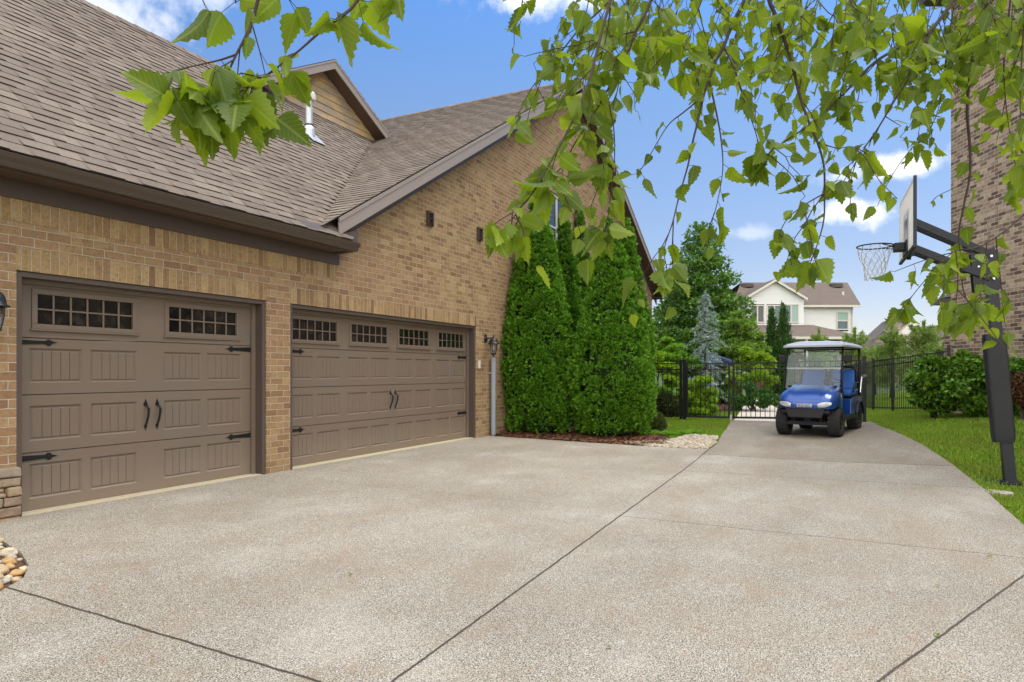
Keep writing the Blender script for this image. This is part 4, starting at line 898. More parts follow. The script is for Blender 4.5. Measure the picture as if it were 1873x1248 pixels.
for n_, t0, t1 in (('windshield', 0.0, .48), ('windshield', .50, 1.0)):
    mb = MB(); A = [wsp(-.505, t0), wsp(.505, t0), wsp(.495, t1), wsp(-.495, t1)]; mb.prism(A, (.006, 0, .0015)); ws = mb.build(n_, M_shield, cart)
    if t0 == 0:
        mb = MB(); p, q = wsp(-.505, .49), wsp(.505, .49); mb.bar(p, q, .02, .03); mb.build('hinge_strip', M_canopy, ws)
        mb = MB()
        for s in (1, -1): p = Vector(wsp(s * .42, .05)); mb.box(p.x, p.x + .025, p.y - .03, p.y + .03, p.z - .02, p.z + .02)
        mb.build('clip', M_cblack, ws)
    else:
        mb = MB()
        for s in (1, -1): p = Vector(wsp(s * .49, .86)); mb.box(p.x - .02, p.x + .03, p.y - .03, p.y + .03, p.z - .02, p.z + .025)
        mb.build('clip', M_cblack, ws)
for s in (1, -1):
    mb = MB(); mb.box(.44, .50, s * .62 - .075, s * .62 + .065, 1.42, 1.58); mi_ = mb.build('mirror', M_cblack, cart, bevel=.025, seg=3)
    mb = MB(); mb.tube([(.47, s * .51, 1.40), (.47, s * .57, 1.41), (.47, s * .62, 1.45)], .012, 6); mb.build('mirror_arm', M_cblack, mi_)
mb = MB(); mb.box(.36, .6, -.52, .52, .72, .90); mb.build('dashboard', M_cblack, cart, bevel=.03)
mb = MB(); mb.box(.60, .604, -.045, .045, .92, .975); mb.build('permit_card', M_white, cart)
mb = MB(); c = Vector((.12, .27, 1.02)); ax = Vector((-.5, 0, .86)); u1 = Vector((0, 1, 0)); u2 = ax.cross(u1)
mb.tube([c + (u1 * math.cos(a) + u2 * math.sin(a)) * .17 for a in np.linspace(0, 2 * math.pi, 25)], .014, 6, caps=False); mb.tube([c, c - ax * .35], .025, 8)
for a in (0, 2.1, 4.2): mb.tube([c, c + (u1 * math.cos(a) + u2 * math.sin(a)) * .17], .011, 6)
mb.build('steering_wheel', M_cblack, cart)

# ------------------------------------------------------------------ iron fence
M_iron = plain('black aluminium fence', (.010, .010, .011), .42, .1, .5, var=.2)
def post(name, p, h, parent, r=.032):
    mb = MB(); mb.box(p.x - r, p.x + r, p.y - r, p.y + r, p.z - .1, p.z + h); mb.box(p.x - r * 1.2, p.x + r * 1.2, p.y - r * 1.2, p.y + r * 1.2, p.z + h, p.z + h + .02); mb.prism([(p.x - r, p.y - r, p.z + h + .02), (p.x + r, p.y - r, p.z + h + .02), (p.x + r, p.y + r, p.z + h + .02), (p.x - r, p.y + r, p.z + h + .02)], (0, 0, .015)); return mb.build(name, M_iron, parent)
def panel(name, a, b, parent, h=1.47, bottom=.07, pitch=.115, gate=False):
    mb = MB(); d = b - a; L = math.hypot(d.x, d.y); n = max(2, round(L / pitch))
    P = lambda t, z: Vector((a.x + d.x * t, a.y + d.y * t, a.z + d.z * t + z))
    for z in (h - .02, h - .17, bottom): mb.bar(P(0, z), P(1, z), .028, .03)
    if gate:
        for t in (.012, .988): mb.bar(P(t, bottom - .015), P(t, h - .005), .045, .045)
        mb.bar(P(0, bottom), P(1, bottom), .045, .05)
    for i in range(1, n):
        t = i / n; mb.bar(P(t, bottom - (.0 if gate else .04)), P(t, h - .01), .016, .016)
    return mb.build(name, M_iron, parent)
def fence(label, pts, h=1.47, loc=None):
    t = thing('iron_fence', label, 'fence', pts[0])
    for p in pts: post('post', p, h + .04, t)
    for a, b in zip(pts, pts[1:]): panel('panel', a, b, t, h)
    return t
gA, gM, gB = onG(1252, 17.75), onG(1337, 17.35), onG(1581, 16.0)
gM2 = onG(1341, 17.33)
gate = thing('driveway_gate', 'black iron double gate across the driveway behind the golf cart', 'gate', gM)
for p in (gA, gB): post('post', p, 1.51, gate, .04)
ofs = (gB - gA); ofs.z = 0; ofs.normalize()
panel('gate_leaf', gA + ofs * .05, gM - ofs * .03, gate, gate=True); lf = panel('gate_leaf', gM + ofs * .03, gB - ofs * .05, gate, gate=True)
mb = MB(); q = gM + ofs * .06; mb.box(q.x - .03, q.x + .03, q.y - .05, q.y + .03, q.z + .95, q.z + 1.1); mb.tube([q + Vector((0, -.05, 1.02)), q + ofs * .12 + Vector((0, -.06, 1.02))], .01, 6); mb.build('latch', M_iron, lf)
mb = MB(); q = gM; mb.box(q.x - .02, q.x + .02, q.y - .02, q.y + .02, q.z - .05, q.z + .14); mb.build('drop_stop', M_white, gate)
gL = Vector((gA.x - .1, 6.3, 0)); gL.z = G(gL.x, gL.y)
fence('low black iron fence from the gate to the house wall behind the arborvitae', [gA + Vector((-.02, .09, 0)), Vector((gA.x - .06, 5.15, 0)), gL])
c0 = CP(10.78, 16.75); c0.z = G(c0.x, c0.y) + .03; c1 = GP(1633, 752); c2_ = onG(1597, 20.7)
c3 = CP(12.6, 26.0); c3.z = G(c3.x, c3.y)
fence('black iron fence rising beside the lawn towards the neighbour house', [c0, c1, c2_, c3], 1.49)

# ------------------------------------------------------------------ plants
def unit(v): return v / np.maximum(np.linalg.norm(v, axis=-1, keepdims=True), 1e-9)
def leafmesh(name, P, A, B, N, mat, parent, fold=.15, core=None):
    """one folded leaf per row: base P, length vector A, half-width vector B, normal N"""
    n = len(P); up = N * np.linalg.norm(B, axis=1, keepdims=True) * fold * 2
    V = np.stack([P, P + A * .45 + B + up, P + A, P + A * .45 - B + up], 1).reshape(-1, 3); FA = np.arange(4 * n).reshape(-1, 4); mi = np.zeros(n, int); mats = [mat]
    if core is not None:
        cv, cf_, cm_ = core; FA = np.concatenate([FA, np.asarray(cf_) + len(V)]); V = np.concatenate([V, cv]); mi = np.concatenate([mi, np.ones(len(cf_), int)]); mats = [mat, cm_]
    return npmesh(name, V, FA, mats, parent, mi)
def rdir(g, n): return unit(g.standard_normal((n, 3)))
def crown(name, blobs, n, L, W, mat, parent, droop=.2, shell=.55, out=.6, seed=0, spread=.9, zmin=None, hemi=-1.):
    g = np.random.default_rng(seed); bl = np.array(blobs, float)          # cx cy cz rx ry rz
    wgt = (bl[:, 3] * bl[:, 4] + bl[:, 4] * bl[:, 5] + bl[:, 3] * bl[:, 5]); idx = g.choice(len(bl), n, p=wgt / wgt.sum())
    d = rdir(g, n); low = d[:, 2] < hemi; d[low, 2] *= -1
    f = shell + (1 - shell) * g.random((n, 1)) ** .6
    P = bl[idx, :3] + d * f * bl[idx, 3:]
    if zmin is not None: k = P[:, 2] > zmin; P, d = P[k], d[k]; n = len(P)
    A = unit(d * out + rdir(g, n) * spread + np.array([0, 0, -droop])) * (L * (.65 + .7 * g.random((n, 1))))
    Nn = unit(np.cross(A, rdir(g, n))); B = unit(np.cross(A, Nn)) * (W * (.7 + .6 * g.random((n, 1))))
    return leafmesh(name, P, A, B, Nn, mat, parent)
def trunk(name, pts, rs, mat, parent, n=8):
    mb = MB(); mb.tube(pts, rs, n); return mb.build(name, mat, parent, smooth=True)
M_bark = plain('grey brown bark', (.10, .075, .055), .9, var=.4, ns=12, bump=.7, bs=30)
M_arb = foliage('arborvitae green', [(.026, .07, .005), (.042, .105, .007), (.06, .14, .009), (.085, .18, .013), (.035, .09, .006), (.10, .20, .015)], .14, .6, .2, gain=2.2)
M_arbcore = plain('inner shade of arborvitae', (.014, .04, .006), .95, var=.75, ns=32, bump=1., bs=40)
def arborvitae(px, Z, h, R_, seed, label, dens=1.):
    c = CP((px - CX) / F * Z, Z); c.z = G(c.x, c.y); g = np.random.default_rng(seed)
    t = thing('arborvitae', label, 'tree', c, 0, 'arborvitae against the brick house')
    def prof(u): return R_ * np.where(u < .22, .80 + .20 * (u / .22) ** .7, np.clip(1 - ((np.clip(u, .22, 1) - .22) / .78) ** 1.45, .03, 1))
    K = int(1550 * dens * (R_ / .75) * (h / 4.8)); u = []
    while len(u) < K:
        x = g.random()
        if g.random() < prof(np.array(x)) / R_ + .12: u.append(x)
    u = np.array(u); ph = g.random(K) * 2 * np.pi; lump = 1 + .065 * np.sin(ph * 3 + u * 14 + seed) + .035 * np.sin(ph * 7 - u * 31 + seed * 2) + .04 * g.standard_normal(K)
    rr = prof(u) * lump; Cc = np.stack([np.cos(ph) * rr, np.sin(ph) * rr, .08 + u * (h - .1)], 1)
    outw = np.stack([np.cos(ph), np.sin(ph), np.full(K, .35)], 1); outw = unit(outw); cs = (.06 + .075 * g.random(K)) * (.5 + .5 * np.clip(rr / R_, .15, 1)) * 1.15
    m = 30; idx = np.repeat(np.arange(K), m); n = len(idx)
    d = unit(rdir(g, n) + outw[idx] * .75); P = Cc[idx] + d * (cs[idx, None] * (.55 + .5 * g.random((n, 1))))
    A = unit(d * .85 + outw[idx] * .3 + np.array([0, 0, .35]) + rdir(g, n) * .35); tang = np.stack([-np.sin(ph), np.cos(ph), np.zeros(K)], 1)[idx]
    Nn = unit(np.cross(A, unit(tang * .3 + rdir(g, n)))); S = unit(np.cross(A, Nn)); L = .042 + .03 * g.random((n, 1))
    Ps, As, Bs, Ns = [], [], [], []
    for a in (-.62, 0, .62):
        ax = A * math.cos(a) + S * math.sin(a); sd = S * math.cos(a) - A * math.sin(a); k = L * (1 if a == 0 else .8)
        Ps.append(P); As.append(ax * k); Bs.append(sd * k * .2); Ns.append(Nn)
    P, A, B, Nn = map(np.concatenate, (Ps, As, Bs, Ns)); P = P + np.array(c)
    k = (P[:, 1] < YW - .03) & (P[:, 2] > c.z + .02); P, A, B, Nn = P[k], A[k], B[k], Nn[k]
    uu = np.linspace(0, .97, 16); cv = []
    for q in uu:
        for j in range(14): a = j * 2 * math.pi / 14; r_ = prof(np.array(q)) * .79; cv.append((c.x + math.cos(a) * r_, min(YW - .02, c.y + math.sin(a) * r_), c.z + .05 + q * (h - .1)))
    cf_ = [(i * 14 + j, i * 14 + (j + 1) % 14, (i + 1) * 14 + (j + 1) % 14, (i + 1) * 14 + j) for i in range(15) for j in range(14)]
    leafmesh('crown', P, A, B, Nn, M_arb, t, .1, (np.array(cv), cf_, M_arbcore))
    trunk('trunk', [c + Vector((0, 0, -.1)), c + Vector((0, 0, h * .5)), c + Vector((.01, 0, h * .93))], [.07, .05, .01], M_bark, t)
arborvitae(981, 14.05, 4.98, .71, 1, 'tall front arborvitae beside the wall lantern, widest of the clump')
arborvitae(1033, 15.9, 5.2, .42, 2, 'slender arborvitae tucked just behind the tall front one', .8)
arborvitae(1060, 17.2, 5.4, .46, 3, 'dark arborvitae tip at the back against the gable window', .8)
arborvitae(1118, 13.55, 4.3, .715, 4, 'shorter full arborvitae at the gravel end of the clump, nearest the driveway')
arborvitae(1148, 14.9, 4.6, .50, 5, 'narrow arborvitae at the outer end, partly hidden behind the shorter full one', .85)

# big tree behind the gate
M_oak = foliage('deciduous green', [(.018, .05, .008), (.035, .095, .012), (.06, .15, .02), (.10, .22, .035), (.14, .28, .05)], .34, .45, .35, gain=1.35)
def big_tree():
    Z = 30; c = onG(1283, Z); c.z = -.02; g = np.random.default_rng(21)
    t = thing('shade_tree', 'large dark green leafy tree behind the fence beside the white house', 'tree', c)
    rad = lambda z: np.interp(z, [.9, 1.8, 2.8, 4.0, 5.2, 6.3, 7.2, 7.8], [1.5, 2.2, 2.15, 1.75, 1.45, 1.0, .6, .12]); blobs = []
    for z in np.arange(1.4, 7.7, .36):
        r = rad(z); k = max(3, int(r * 7))
        for j in range(k):
            a = 2 * math.pi * (j + g.random() * .7) / k + z * 2; q = r * (.45 + .6 * g.random()); s = (.26 + .26 * g.random()) * (.6 + .4 * r / 2)
            blobs.append((c.x + math.cos(a) * q, c.y + math.sin(a) * q, z + g.normal() * .18, s * 1.15, s * 1.15, s * .8))
    blobs.append((c.x, c.y, 7.5, .25, .25, .35))
    crown('crown', blobs, 30000, .17, .05, M_oak, t, .25, .5, .7, 22)
    trunk('trunk', [c + Vector((0, 0, -.2)), c + Vector((.03, 0, 2)), c + Vector((0, .05, 5)), c + Vector((0, 0, 7.4))], [.2, .16, .09, .02], M_bark, t)
    for j in range(16):
        z = 1.3 + j * .36; a = j * 2.4; r = rad(z) * .8
        trunk('branch', [c + Vector((0, 0, z)), c + Vector((math.cos(a) * r * .5, math.sin(a) * r * .5, z + .3)), c + Vector((math.cos(a) * r, math.sin(a) * r, z + .45))], [.06, .035, .012], M_bark, t, 5)
big_tree()
def shrub(name, label, cat, specs, base, n, L, W, mat, seed, droop=.2, group=None, shell=.5, stems=3, out=.6, hemi=-1., spread=.9, split=0):
    """specs: (px, py, Z, half width in px, half height in px)"""
    c = onG(*base); t = thing(name, label, cat, c, 0, group); bl = []; g = random.Random(seed)
    for (px, py, Z, hw, hh) in specs:
        p = PX(px, py, Z); k = Z / F
        if not split: bl.append((p.x, p.y, p.z, hw * k, hw * k, hh * k)); continue
        for _ in range(split):
            d = Vector((g.gauss(0, 1), g.gauss(0, 1), g.gauss(0, 1))).normalized() * .72; q_ = .26 + .22 * g.random()
            bl.append((p.x + d.x * hw * k, p.y + d.y * hw * k, p.z + d.z * hh * k, hw * k * q_, hw * k * q_, hh * k * q_ * .7))
    crown('crown', bl, n, L, W, mat, t, droop, shell, out, seed, spread, c.z + .02, hemi)
    for i in range(stems):
        b = bl[i % len(bl)]; q = Vector((b[0], b[1], b[2])); o_ = Vector((g.uniform(-.08, .08), g.uniform(-.08, .08), -.05))
        trunk('trunk' if stems == 1 else 'stem', [c + o_, (c + q) / 2 + Vector((g.uniform(-.1, .1), g.uniform(-.1, .1), 0)), q], [.03, .022, .008], M_bark, t, 6)
    return t
M_lime = foliage('bright maple green', [(.10, .22, .012), (.15, .30, .015), (.21, .38, .02), (.27, .44, .03), (.08, .18, .01)], .42, .5, .25, gain=1.6)
M_lime2 = foliage('fresh green', [(.05, .13, .012), (.09, .21, .018), (.14, .29, .03), (.18, .34, .04)], .4, .5, .25, gain=1.9)
M_yel = foliage('yellow green', [(.16, .27, .012), (.22, .36, .02), (.28, .42, .03), (.12, .22, .012)], .42, .5, .25, gain=1.35)
M_mid = foliage('light feathery green', [(.07, .13, .02), (.11, .2, .03), (.16, .27, .045), (.2, .32, .06)], .4, .5, .25)
M_deep = foliage('deep shrub green', [(.018, .048, .006), (.04, .10, .009), (.075, .165, .014), (.12, .235, .02), (.16, .28, .028)], .3, .4, .4, gain=1.6)
M_olive = foliage('olive shrub', [(.03, .05, .012), (.06, .085, .02), (.09, .10, .03), (.05, .075, .016)], .25, .5, .25)
M_dshr = foliage('dark shrub green', [(.015, .05, .008), (.03, .085, .012), (.05, .12, .018)], .3, .5, .25, gain=2.4)  # leaf tones of the dark green shrub
shrub('maple', 'bright lime green layered maple just behind the fence, beside the arborvitae', 'tree',
      [(1205, 672, 19.2, 30, 9), (1232, 684, 19.0, 26, 10), (1215, 697, 18.8, 30, 9), (1198, 655, 19.5, 22, 9), (1240, 700, 18.9, 18, 8), (1193, 715, 18.9, 22, 10)], (1205, 19.3), 14000, .085, .021, M_lime, 31, .35, None, .15, 3, .7, split=4)
shrub('maple', 'fresh green broad maple rising behind the lime green one', 'tree',
      [(1210, 628, 22.5, 28, 12), (1238, 640, 22.5, 30, 12), (1258, 655, 22.2, 22, 11), (1200, 612, 23, 20, 10), (1225, 655, 22.4, 34, 12), (1272, 668, 22, 20, 9), (1205, 645, 22.6, 26, 14), (1250, 675, 22, 30, 10)], (1232, 22.6), 19000, .10, .027, M_lime2, 32, .35, None, .15, 3, .7, split=4)
shrub('shrub', 'rounded yellow green shrub behind the left gate leaf', 'shrub',
      [(1276, 700, 19.6, 24, 20), (1292, 722, 19.4, 24, 20), (1262, 725, 19.5, 22, 22), (1303, 742, 19.4, 16, 14), (1280, 745, 19.4, 26, 16)], (1280, 19.5), 14000, .075, .021, M_lime, 33, .2, None, .3, 3, split=6)
shrub('shrub', 'olive green loose shrub behind the fence next to the arborvitae', 'shrub', [(1215, 738, 18.9, 26, 20), (1236, 748, 18.9, 20, 14), (1197, 745, 18.9, 18, 18)], (1217, 18.9), 5000, .07, .017, M_olive, 34, .1, None, .3, 3)
shrub('shade_tree', 'light feathery green tree between the blue cedar and the white house', 'tree',
      [(1345, 588, 26, 20, 18), (1362, 602, 26, 28, 20), (1338, 618, 26, 22, 18), (1378, 622, 26, 24, 18), (1352, 640, 26, 34, 20), (1325, 640, 26.3, 18, 16), (1388, 645, 26, 20, 18), (1350, 572, 26, 10, 12), (1360, 665, 26, 40, 18)], (1355, 26), 12000, .13, .026, M_mid, 35, .3, None, .2, 2, .7, split=5)
shrub('shrub', 'yellow green bushy shrub behind the gate, left of the columnar cypresses', 'shrub',
      [(1378, 650, 22.5, 24, 18), (1360, 668, 22.4, 24, 20), (1395, 668, 22.4, 22, 20), (1348, 690, 22.2, 22, 20), (1378, 685, 22.2, 30, 22), (1405, 690, 22.2, 18, 20)], (1378, 22.4), 10000, .09, .026, M_yel, 36, .2, None, .3, 3, split=6)
shrub('shrub', 'dark green shrub in the mulch behind the right gate leaf', 'shrub',
      [(1365, 720, 21.5, 24, 22), (1390, 725, 21.4, 22, 22), (1348, 735, 21.5, 18, 18), (1410, 735, 21.3, 16, 16)], (1378, 21.5), 7000, .08, .022, M_dshr, 37, .2, None, .3, 3, split=6)
shrub('shrub', 'low olive clipped bush at the foot of the arborvitae', 'shrub', [(1200, 772, 13.9, 17, 17), (1207, 779, 13.85, 13, 12), (1192, 780, 13.85, 12, 12)], (1200, 13.9), 5200, .032, .007, M_olive, 38, -.3, None, .5, 4, 1.)
gcv = shrub('groundcover', 'low pale green groundcover beside the gravel strip', 'groundcover', [(1195, 794, 13.6, 16, 5), (1225, 794, 13.5, 16, 4), (1250, 793, 13.6, 14, 4), (1270, 791, 13.7, 14, 4)], (1225, 13.55), 6500, .03, .009, M_lime2, 39, -.5, None, .2, 2, .8)
shrub('shrub', 'dense mid green shrub behind the blue cedar', 'shrub', [(1318, 700, 26.5, 26, 26), (1338, 722, 26.5, 24, 22), (1296, 722, 26.8, 24, 22), (1322, 735, 26.5, 30, 14)], (1318, 26.6), 12000, .10, .03, M_lime2, 43, .2, None, .3, 3, split=6)
shrub('shrub', 'full green shrub filling the corner between the maple and the clipped bush', 'shrub', [(1232, 722, 20.2, 26, 24), (1252, 735, 20.2, 20, 18), (1212, 720, 20.3, 22, 24)], (1232, 20.2), 9000, .08, .022, M_lime2, 44, .2, None, .3, 3, split=6)
# blue cedar
M_blue = foliage('blue cedar needles', [lin(96, 124, 112), lin(140, 168, 156), lin(172, 196, 186), lin(120, 148, 132)], .2, .6, .2, gain=1.6)
def cedar():
    Z = 22; c = onG(1290, Z); top = PX(1288, 532, Z).z; g = np.random.default_rng(41); t = thing('blue_cedar', 'silvery blue cedar with drooping branches behind the gate', 'tree', c)
    tp = [c + Vector((0, 0, -.1)), c + Vector((.04, 0, 1.2)), c + Vector((-.03, .02, 2.4)), c + Vector((.02, 0, top - c.z))]; trunk('trunk', tp, [.06, .05, .03, .006], M_bark, t)
    P, A = [], []; mb = MB()
    for j in range(84):
        z = .35 + (top - .5) * (j / 84); a = j * 2.4 + g.random(); L = np.interp(z, [.6, 1.4, 2.2, 3.0, 3.9], [.8, .95, .75, .42, .08]) * (.5 + .7 * g.random()); pts = []
        for k in range(9):
            q = k / 8; pts.append(Vector((c.x + math.cos(a) * L * q + .03 * g.normal() * q, c.y + math.sin(a) * L * q + .03 * g.normal() * q, c.z + z + .16 * q - .30 * q * q * L - (.22 * max(0, q - .6)))))
        mb.tube(pts, [.012 * (1 - .8 * k / 8) for k in range(9)], 4)
        for k in range(1, 9):
            for _ in range(15):
                f = g.random(); p = pts[k - 1].lerp(pts[k], f); P.append(np.array(p) + g.normal(size=3) * .012); A.append(unit(np.array(pts[k] - pts[k - 1])[None])[0] * .4 + g.normal(size=3) * .5 + np.array([0, 0, -.1]))
    for _ in range(260): z = g.random() * .7; P.append(np.array((c.x, c.y, top - z))); A.append(g.normal(size=3) * .6 + np.array([0, 0, .3]))
    mb.build('branch', M_bark, t)
    P, A = np.array(P), unit(np.array(A)) * (.05 + .05 * g.random((len(P), 1))); Nn = unit(np.cross(A, rdir(g, len(P)))); B = unit(np.cross(A, Nn)) * .0085
    leafmesh('needles', P, A, B, Nn, M_blue, t)
cedar()
# columnar cypresses, junipers behind the fence
M_cyp = foliage('cypress green', [(.02, .055, .012), (.035, .085, .018), (.055, .12, .025), (.075, .15, .03)], .2, .6, .2)
M_jun = foliage('juniper green', [(.06, .095, .026), (.10, .145, .034), (.14, .19, .045), (.18, .225, .06)], .3, .6, .2, gain=2.5)
def column(px, Z, py_top, r, seed, label):
    c = onG(px, Z); c.z = 0; h = PX(px, py_top, Z).z; t = thing('cypress', label, 'tree', c, 0, 'columnar cypresses behind the gate'); g = np.random.default_rng(seed); bl = []
    for z in np.arange(.25, h - .05, .16):
        k = r * min(1, (h - z) / (h * .5)) ** .75
        for _ in range(4): a = g.random() * 6.28; bl.append((c.x + math.cos(a) * k * .55, c.y + math.sin(a) * k * .55, z + g.normal() * .05, k * .5 + .03, k * .5 + .03, .22))
    crown('crown', bl, 9000, .13, .016, M_cyp, t, -1.3, .4, .5, seed, .5); trunk('trunk', [c, c + Vector((0, 0, h * .9))], [.05, .01], M_bark, t)
column(1412, 27, 566, .30, 51, 'slimmer columnar cypress in front of the white house, left of the pair')
column(1433, 26.6, 557, .44, 52, 'fuller columnar cypress in front of the white house, right of the pair')
def juniper(px, Z, py_top, wpx, seed, label, plumes=16):
    c = onG(px, Z); c.z = G(c.x, c.y); h = PX(px, py_top, Z).z - c.z; r = wpx * Z / F; t = thing('juniper', label, 'tree', c, 0, 'junipers behind the side fence'); g = np.random.default_rng(seed); P, A = [], []
    mb = MB()
    for j in range(plumes * 5):
        z0 = h * (.05 + .8 * (j / (plumes * 5))); a = j * 2.4 + g.random(); L = r * (1.1 - .85 * z0 / h) * (.7 + .5 * g.random()); tip = Vector((math.cos(a) * L, math.sin(a) * L, min(h - z0, L * (.35 + .7 * g.random())))); b = c + Vector((0, 0, z0))
        for k in range(80):
            f = .2 + .8 * g.random() ** .8; p = b + tip * f + Vector((0, 0, .1 * f * f)); P.append(np.array(p) + g.normal(size=3) * .10 * (1.15 - f) * r); A.append(np.array(tip.normalized()) * .7 + g.normal(size=3) * .45 + np.array([0, 0, .25]))
    for k in range(400): z = h * (.6 + .42 * g.random()); P.append(np.array(c + Vector((0, 0, z))) + g.normal(size=3) * .06 * (h - z + .1)); A.append(g.normal(size=3) * .4 + np.array([0, 0, .9]))
    P, A = np.array(P), unit(np.array(A)) * (.11 + .09 * g.random((len(P), 1))); Nn = unit(np.cross(A, rdir(g, len(P)))); B = unit(np.cross(A, Nn)) * .017
    leafmesh('crown', P, A, B, Nn, M_jun, t); trunk('trunk', [c + Vector((0, 0, -.1)), c + Vector((0, 0, h * .9))], [.09, .015], M_bark, t)
juniper(1498, 36, 603, 30, 61, 'small juniper showing above the golf cart canopy')
juniper(1563, 30, 604, 42, 62, 'loose juniper just right of the golf cart canopy')
juniper(1632, 28, 599, 38, 63, 'pointed juniper behind the corner of the side fence')
juniper(1690, 26.5, 592, 46, 64, 'broad juniper behind the rising side fence panel')
juniper(1727, 25, 634, 26, 65, 'low juniper beside the neighbour house corner')
juniper(1600, 33, 640, 40, 66, 'low spreading juniper between the two taller junipers')
# shrubs along the neighbour house
shrub('shrub', 'glossy green rounded shrub in front of the side fence', 'shrub', [(1710, 690, 15.3, 38, 36), (1690, 712, 15.2, 32, 34), (1732, 712, 15.2, 34, 36), (1705, 735, 15.1, 34, 22), (1738, 680, 15.5, 24, 28), (1676, 700, 15.4, 18, 20)], (1710, 15.3), 9000, .11, .034, M_deep, 71, .35, 'glossy shrubs beside the neighbour house', .2, 4, .8, split=9)
shrub('shrub', 'glossy green shrub against the neighbour brick wall, left of the padded post', 'shrub', [(1782, 690, 14.5, 40, 42), (1762, 720, 14.4, 34, 36), (1800, 725, 14.4, 36, 38), (1770, 668, 14.7, 24, 26), (1795, 668, 14.7, 28, 24)], (1782, 14.5), 10000, .11, .034, M_deep, 72, .35, 'glossy shrubs beside the neighbour house', .2, 4, .8, split=9)
shrub('shrub', 'glossy green shrub at the photo edge, right of the padded post', 'shrub', [(1858, 690, 14.0, 36, 42), (1890, 700, 13.8, 40, 46), (1850, 735, 13.9, 34, 32), (1885, 745, 13.8, 40, 30)], (1868, 13.95), 9000, .11, .034, M_deep, 73, .35, 'glossy shrubs beside the neighbour house', .2, 4, .8, split=9)
M_red = foliage('dark red leaves', [(.05, .012, .012), (.09, .025, .02), (.14, .06, .03), (.06, .08, .015)], .25, .4, .3)
shrub('shrub', 'reddish purple leaved shrub right of the padded post', 'shrub', [(1866, 705, 13.1, 22, 24), (1880, 722, 13.0, 24, 24)], (1870, 13.1), 2600, .06, .018, M_red, 74, .2, None, .5, 3)

# grass
M_grass = foliage('lawn grass', [(.075, .14, .010), (.11, .19, .014), (.15, .24, .02), (.19, .27, .03), (.095, .16, .015), (.24, .28, .07)], .38, .55, .2, patch=(.30, .32, .06), ps=.9, gain=2.1)
def grass():
    g = np.random.default_rng(81); n = 640000
    px = 1150 + (2500 - 1150) * g.random(n); px[:300000] = 1150 + 800 * g.random(300000); Z = 3.5 + 30.5 * g.random(n); X = (px - CX) / F * Z
    keep = g.random(n) < np.clip((7.5 / Z) ** .9, 0, 1) * (Z / 12).clip(.35, 1); X, Z = X[keep], Z[keep]
    x = .45181 * X + .89211 * Z; y = -.89211 * X + .45181 * Z; w = -y
    def ins(poly):
        c = np.zeros(len(x), bool); j = len(poly) - 1
        for i in range(len(poly)):
            (xi, yi), (xj, yj) = poly[i], poly[j]
            if yi != yj: c ^= ((yi > w) != (yj > w)) & (x < (xj - xi) * (w - yi) / (yj - yi) + xi)
            j = i
        return c
    bad = ins(DRV_L + DRV_R)
    for nm in ('path', 'mulch_bed', 'mulch_bed.001', 'mulch_bed.002', 'gravel_base'): pass
    for poly in ([(18.05, -2.78), (22, -3.2), (27.2, -4.15), (33, -6), (34, -4.6), (30.2, -3.4), (25.6, -2.55), (21.5, -1.75), (19.6, -1.55), (18.05, -1.2)], [(11.5, -6.5), (11.52, -2.95), (12.2, -2.95), (13.2, -3.25), (13.9, -3.75), (17.5, -4.7), (17.5, -6.5)], [(18.4, -9), (18.4, -4.6), (20.5, -4.0), (23, -3.45), (29, -4.6), (32, -6), (32, -9)], [(19.2, -1.4), (21.5, -1.6), (25.6, -2.4), (30.2, -3.2), (33, -4), (33, -.4), (19.2, -.4)], GRAV): bad |= ins(poly)
    bad |= (w < -6.3) | (X > 10.6) & (Z < 16.7)
    bald = (np.hypot(x - hb.x + .05, y - hb.y - .15) < .28 + .08 * g.standard_normal(len(x))); bad |= bald & (g.random(len(x)) < .85)
    x, y, Z = x[~bad], y[~bad], Z[~bad]; n = len(x); z = np.array([G(a, b) for a, b in zip(x, y)]) - .05
    hgt = (.022 + .03 * g.random(n)) * (.8 + .35 * np.sin(x * 2.1 + np.sin(y * 1.7)) ** 2); wd = (.0035 + .003 * g.random(n)) * np.clip(Z / 7, 1, 3.2); az = g.random(n) * 6.28; ln = .25 + .5 * g.random(n)
    dx, dy = np.cos(az), np.sin(az); bx, by = -dy * wd, dx * wd; az2 = g.random(n) * 6.28; lx, ly = np.cos(az2) * hgt * ln, np.sin(az2) * hgt * ln
    V = np.stack([np.stack([x - bx, y - by, z], 1), np.stack([x + bx, y + by, z], 1), np.stack([x + bx * .7 + lx * .35, y + by * .7 + ly * .35, z + .022 + hgt * .6], 1), np.stack([x + lx, y + ly, z + .025 + hgt], 1)], 1).reshape(-1, 3)
    return npmesh('grass', V, np.arange(4 * n).reshape(-1, 4), M_grass)
stuff(grass())
fs = GP(1822, 900); mb = MB()
mb.prism([fs + Vector((math.cos(a) * .14 * (1 + .2 * math.sin(a * 3)), math.sin(a) * .2 * (1 + .15 * math.cos(a * 2)), -.05)) for a in np.linspace(0, 5.6, 9)], (0, 0, .05))
tag(mb.build('flagstone', M_stone_c[3], None, bevel=.012), 'flat pale stone in the lawn at the foot of the basketball post', 'stone')

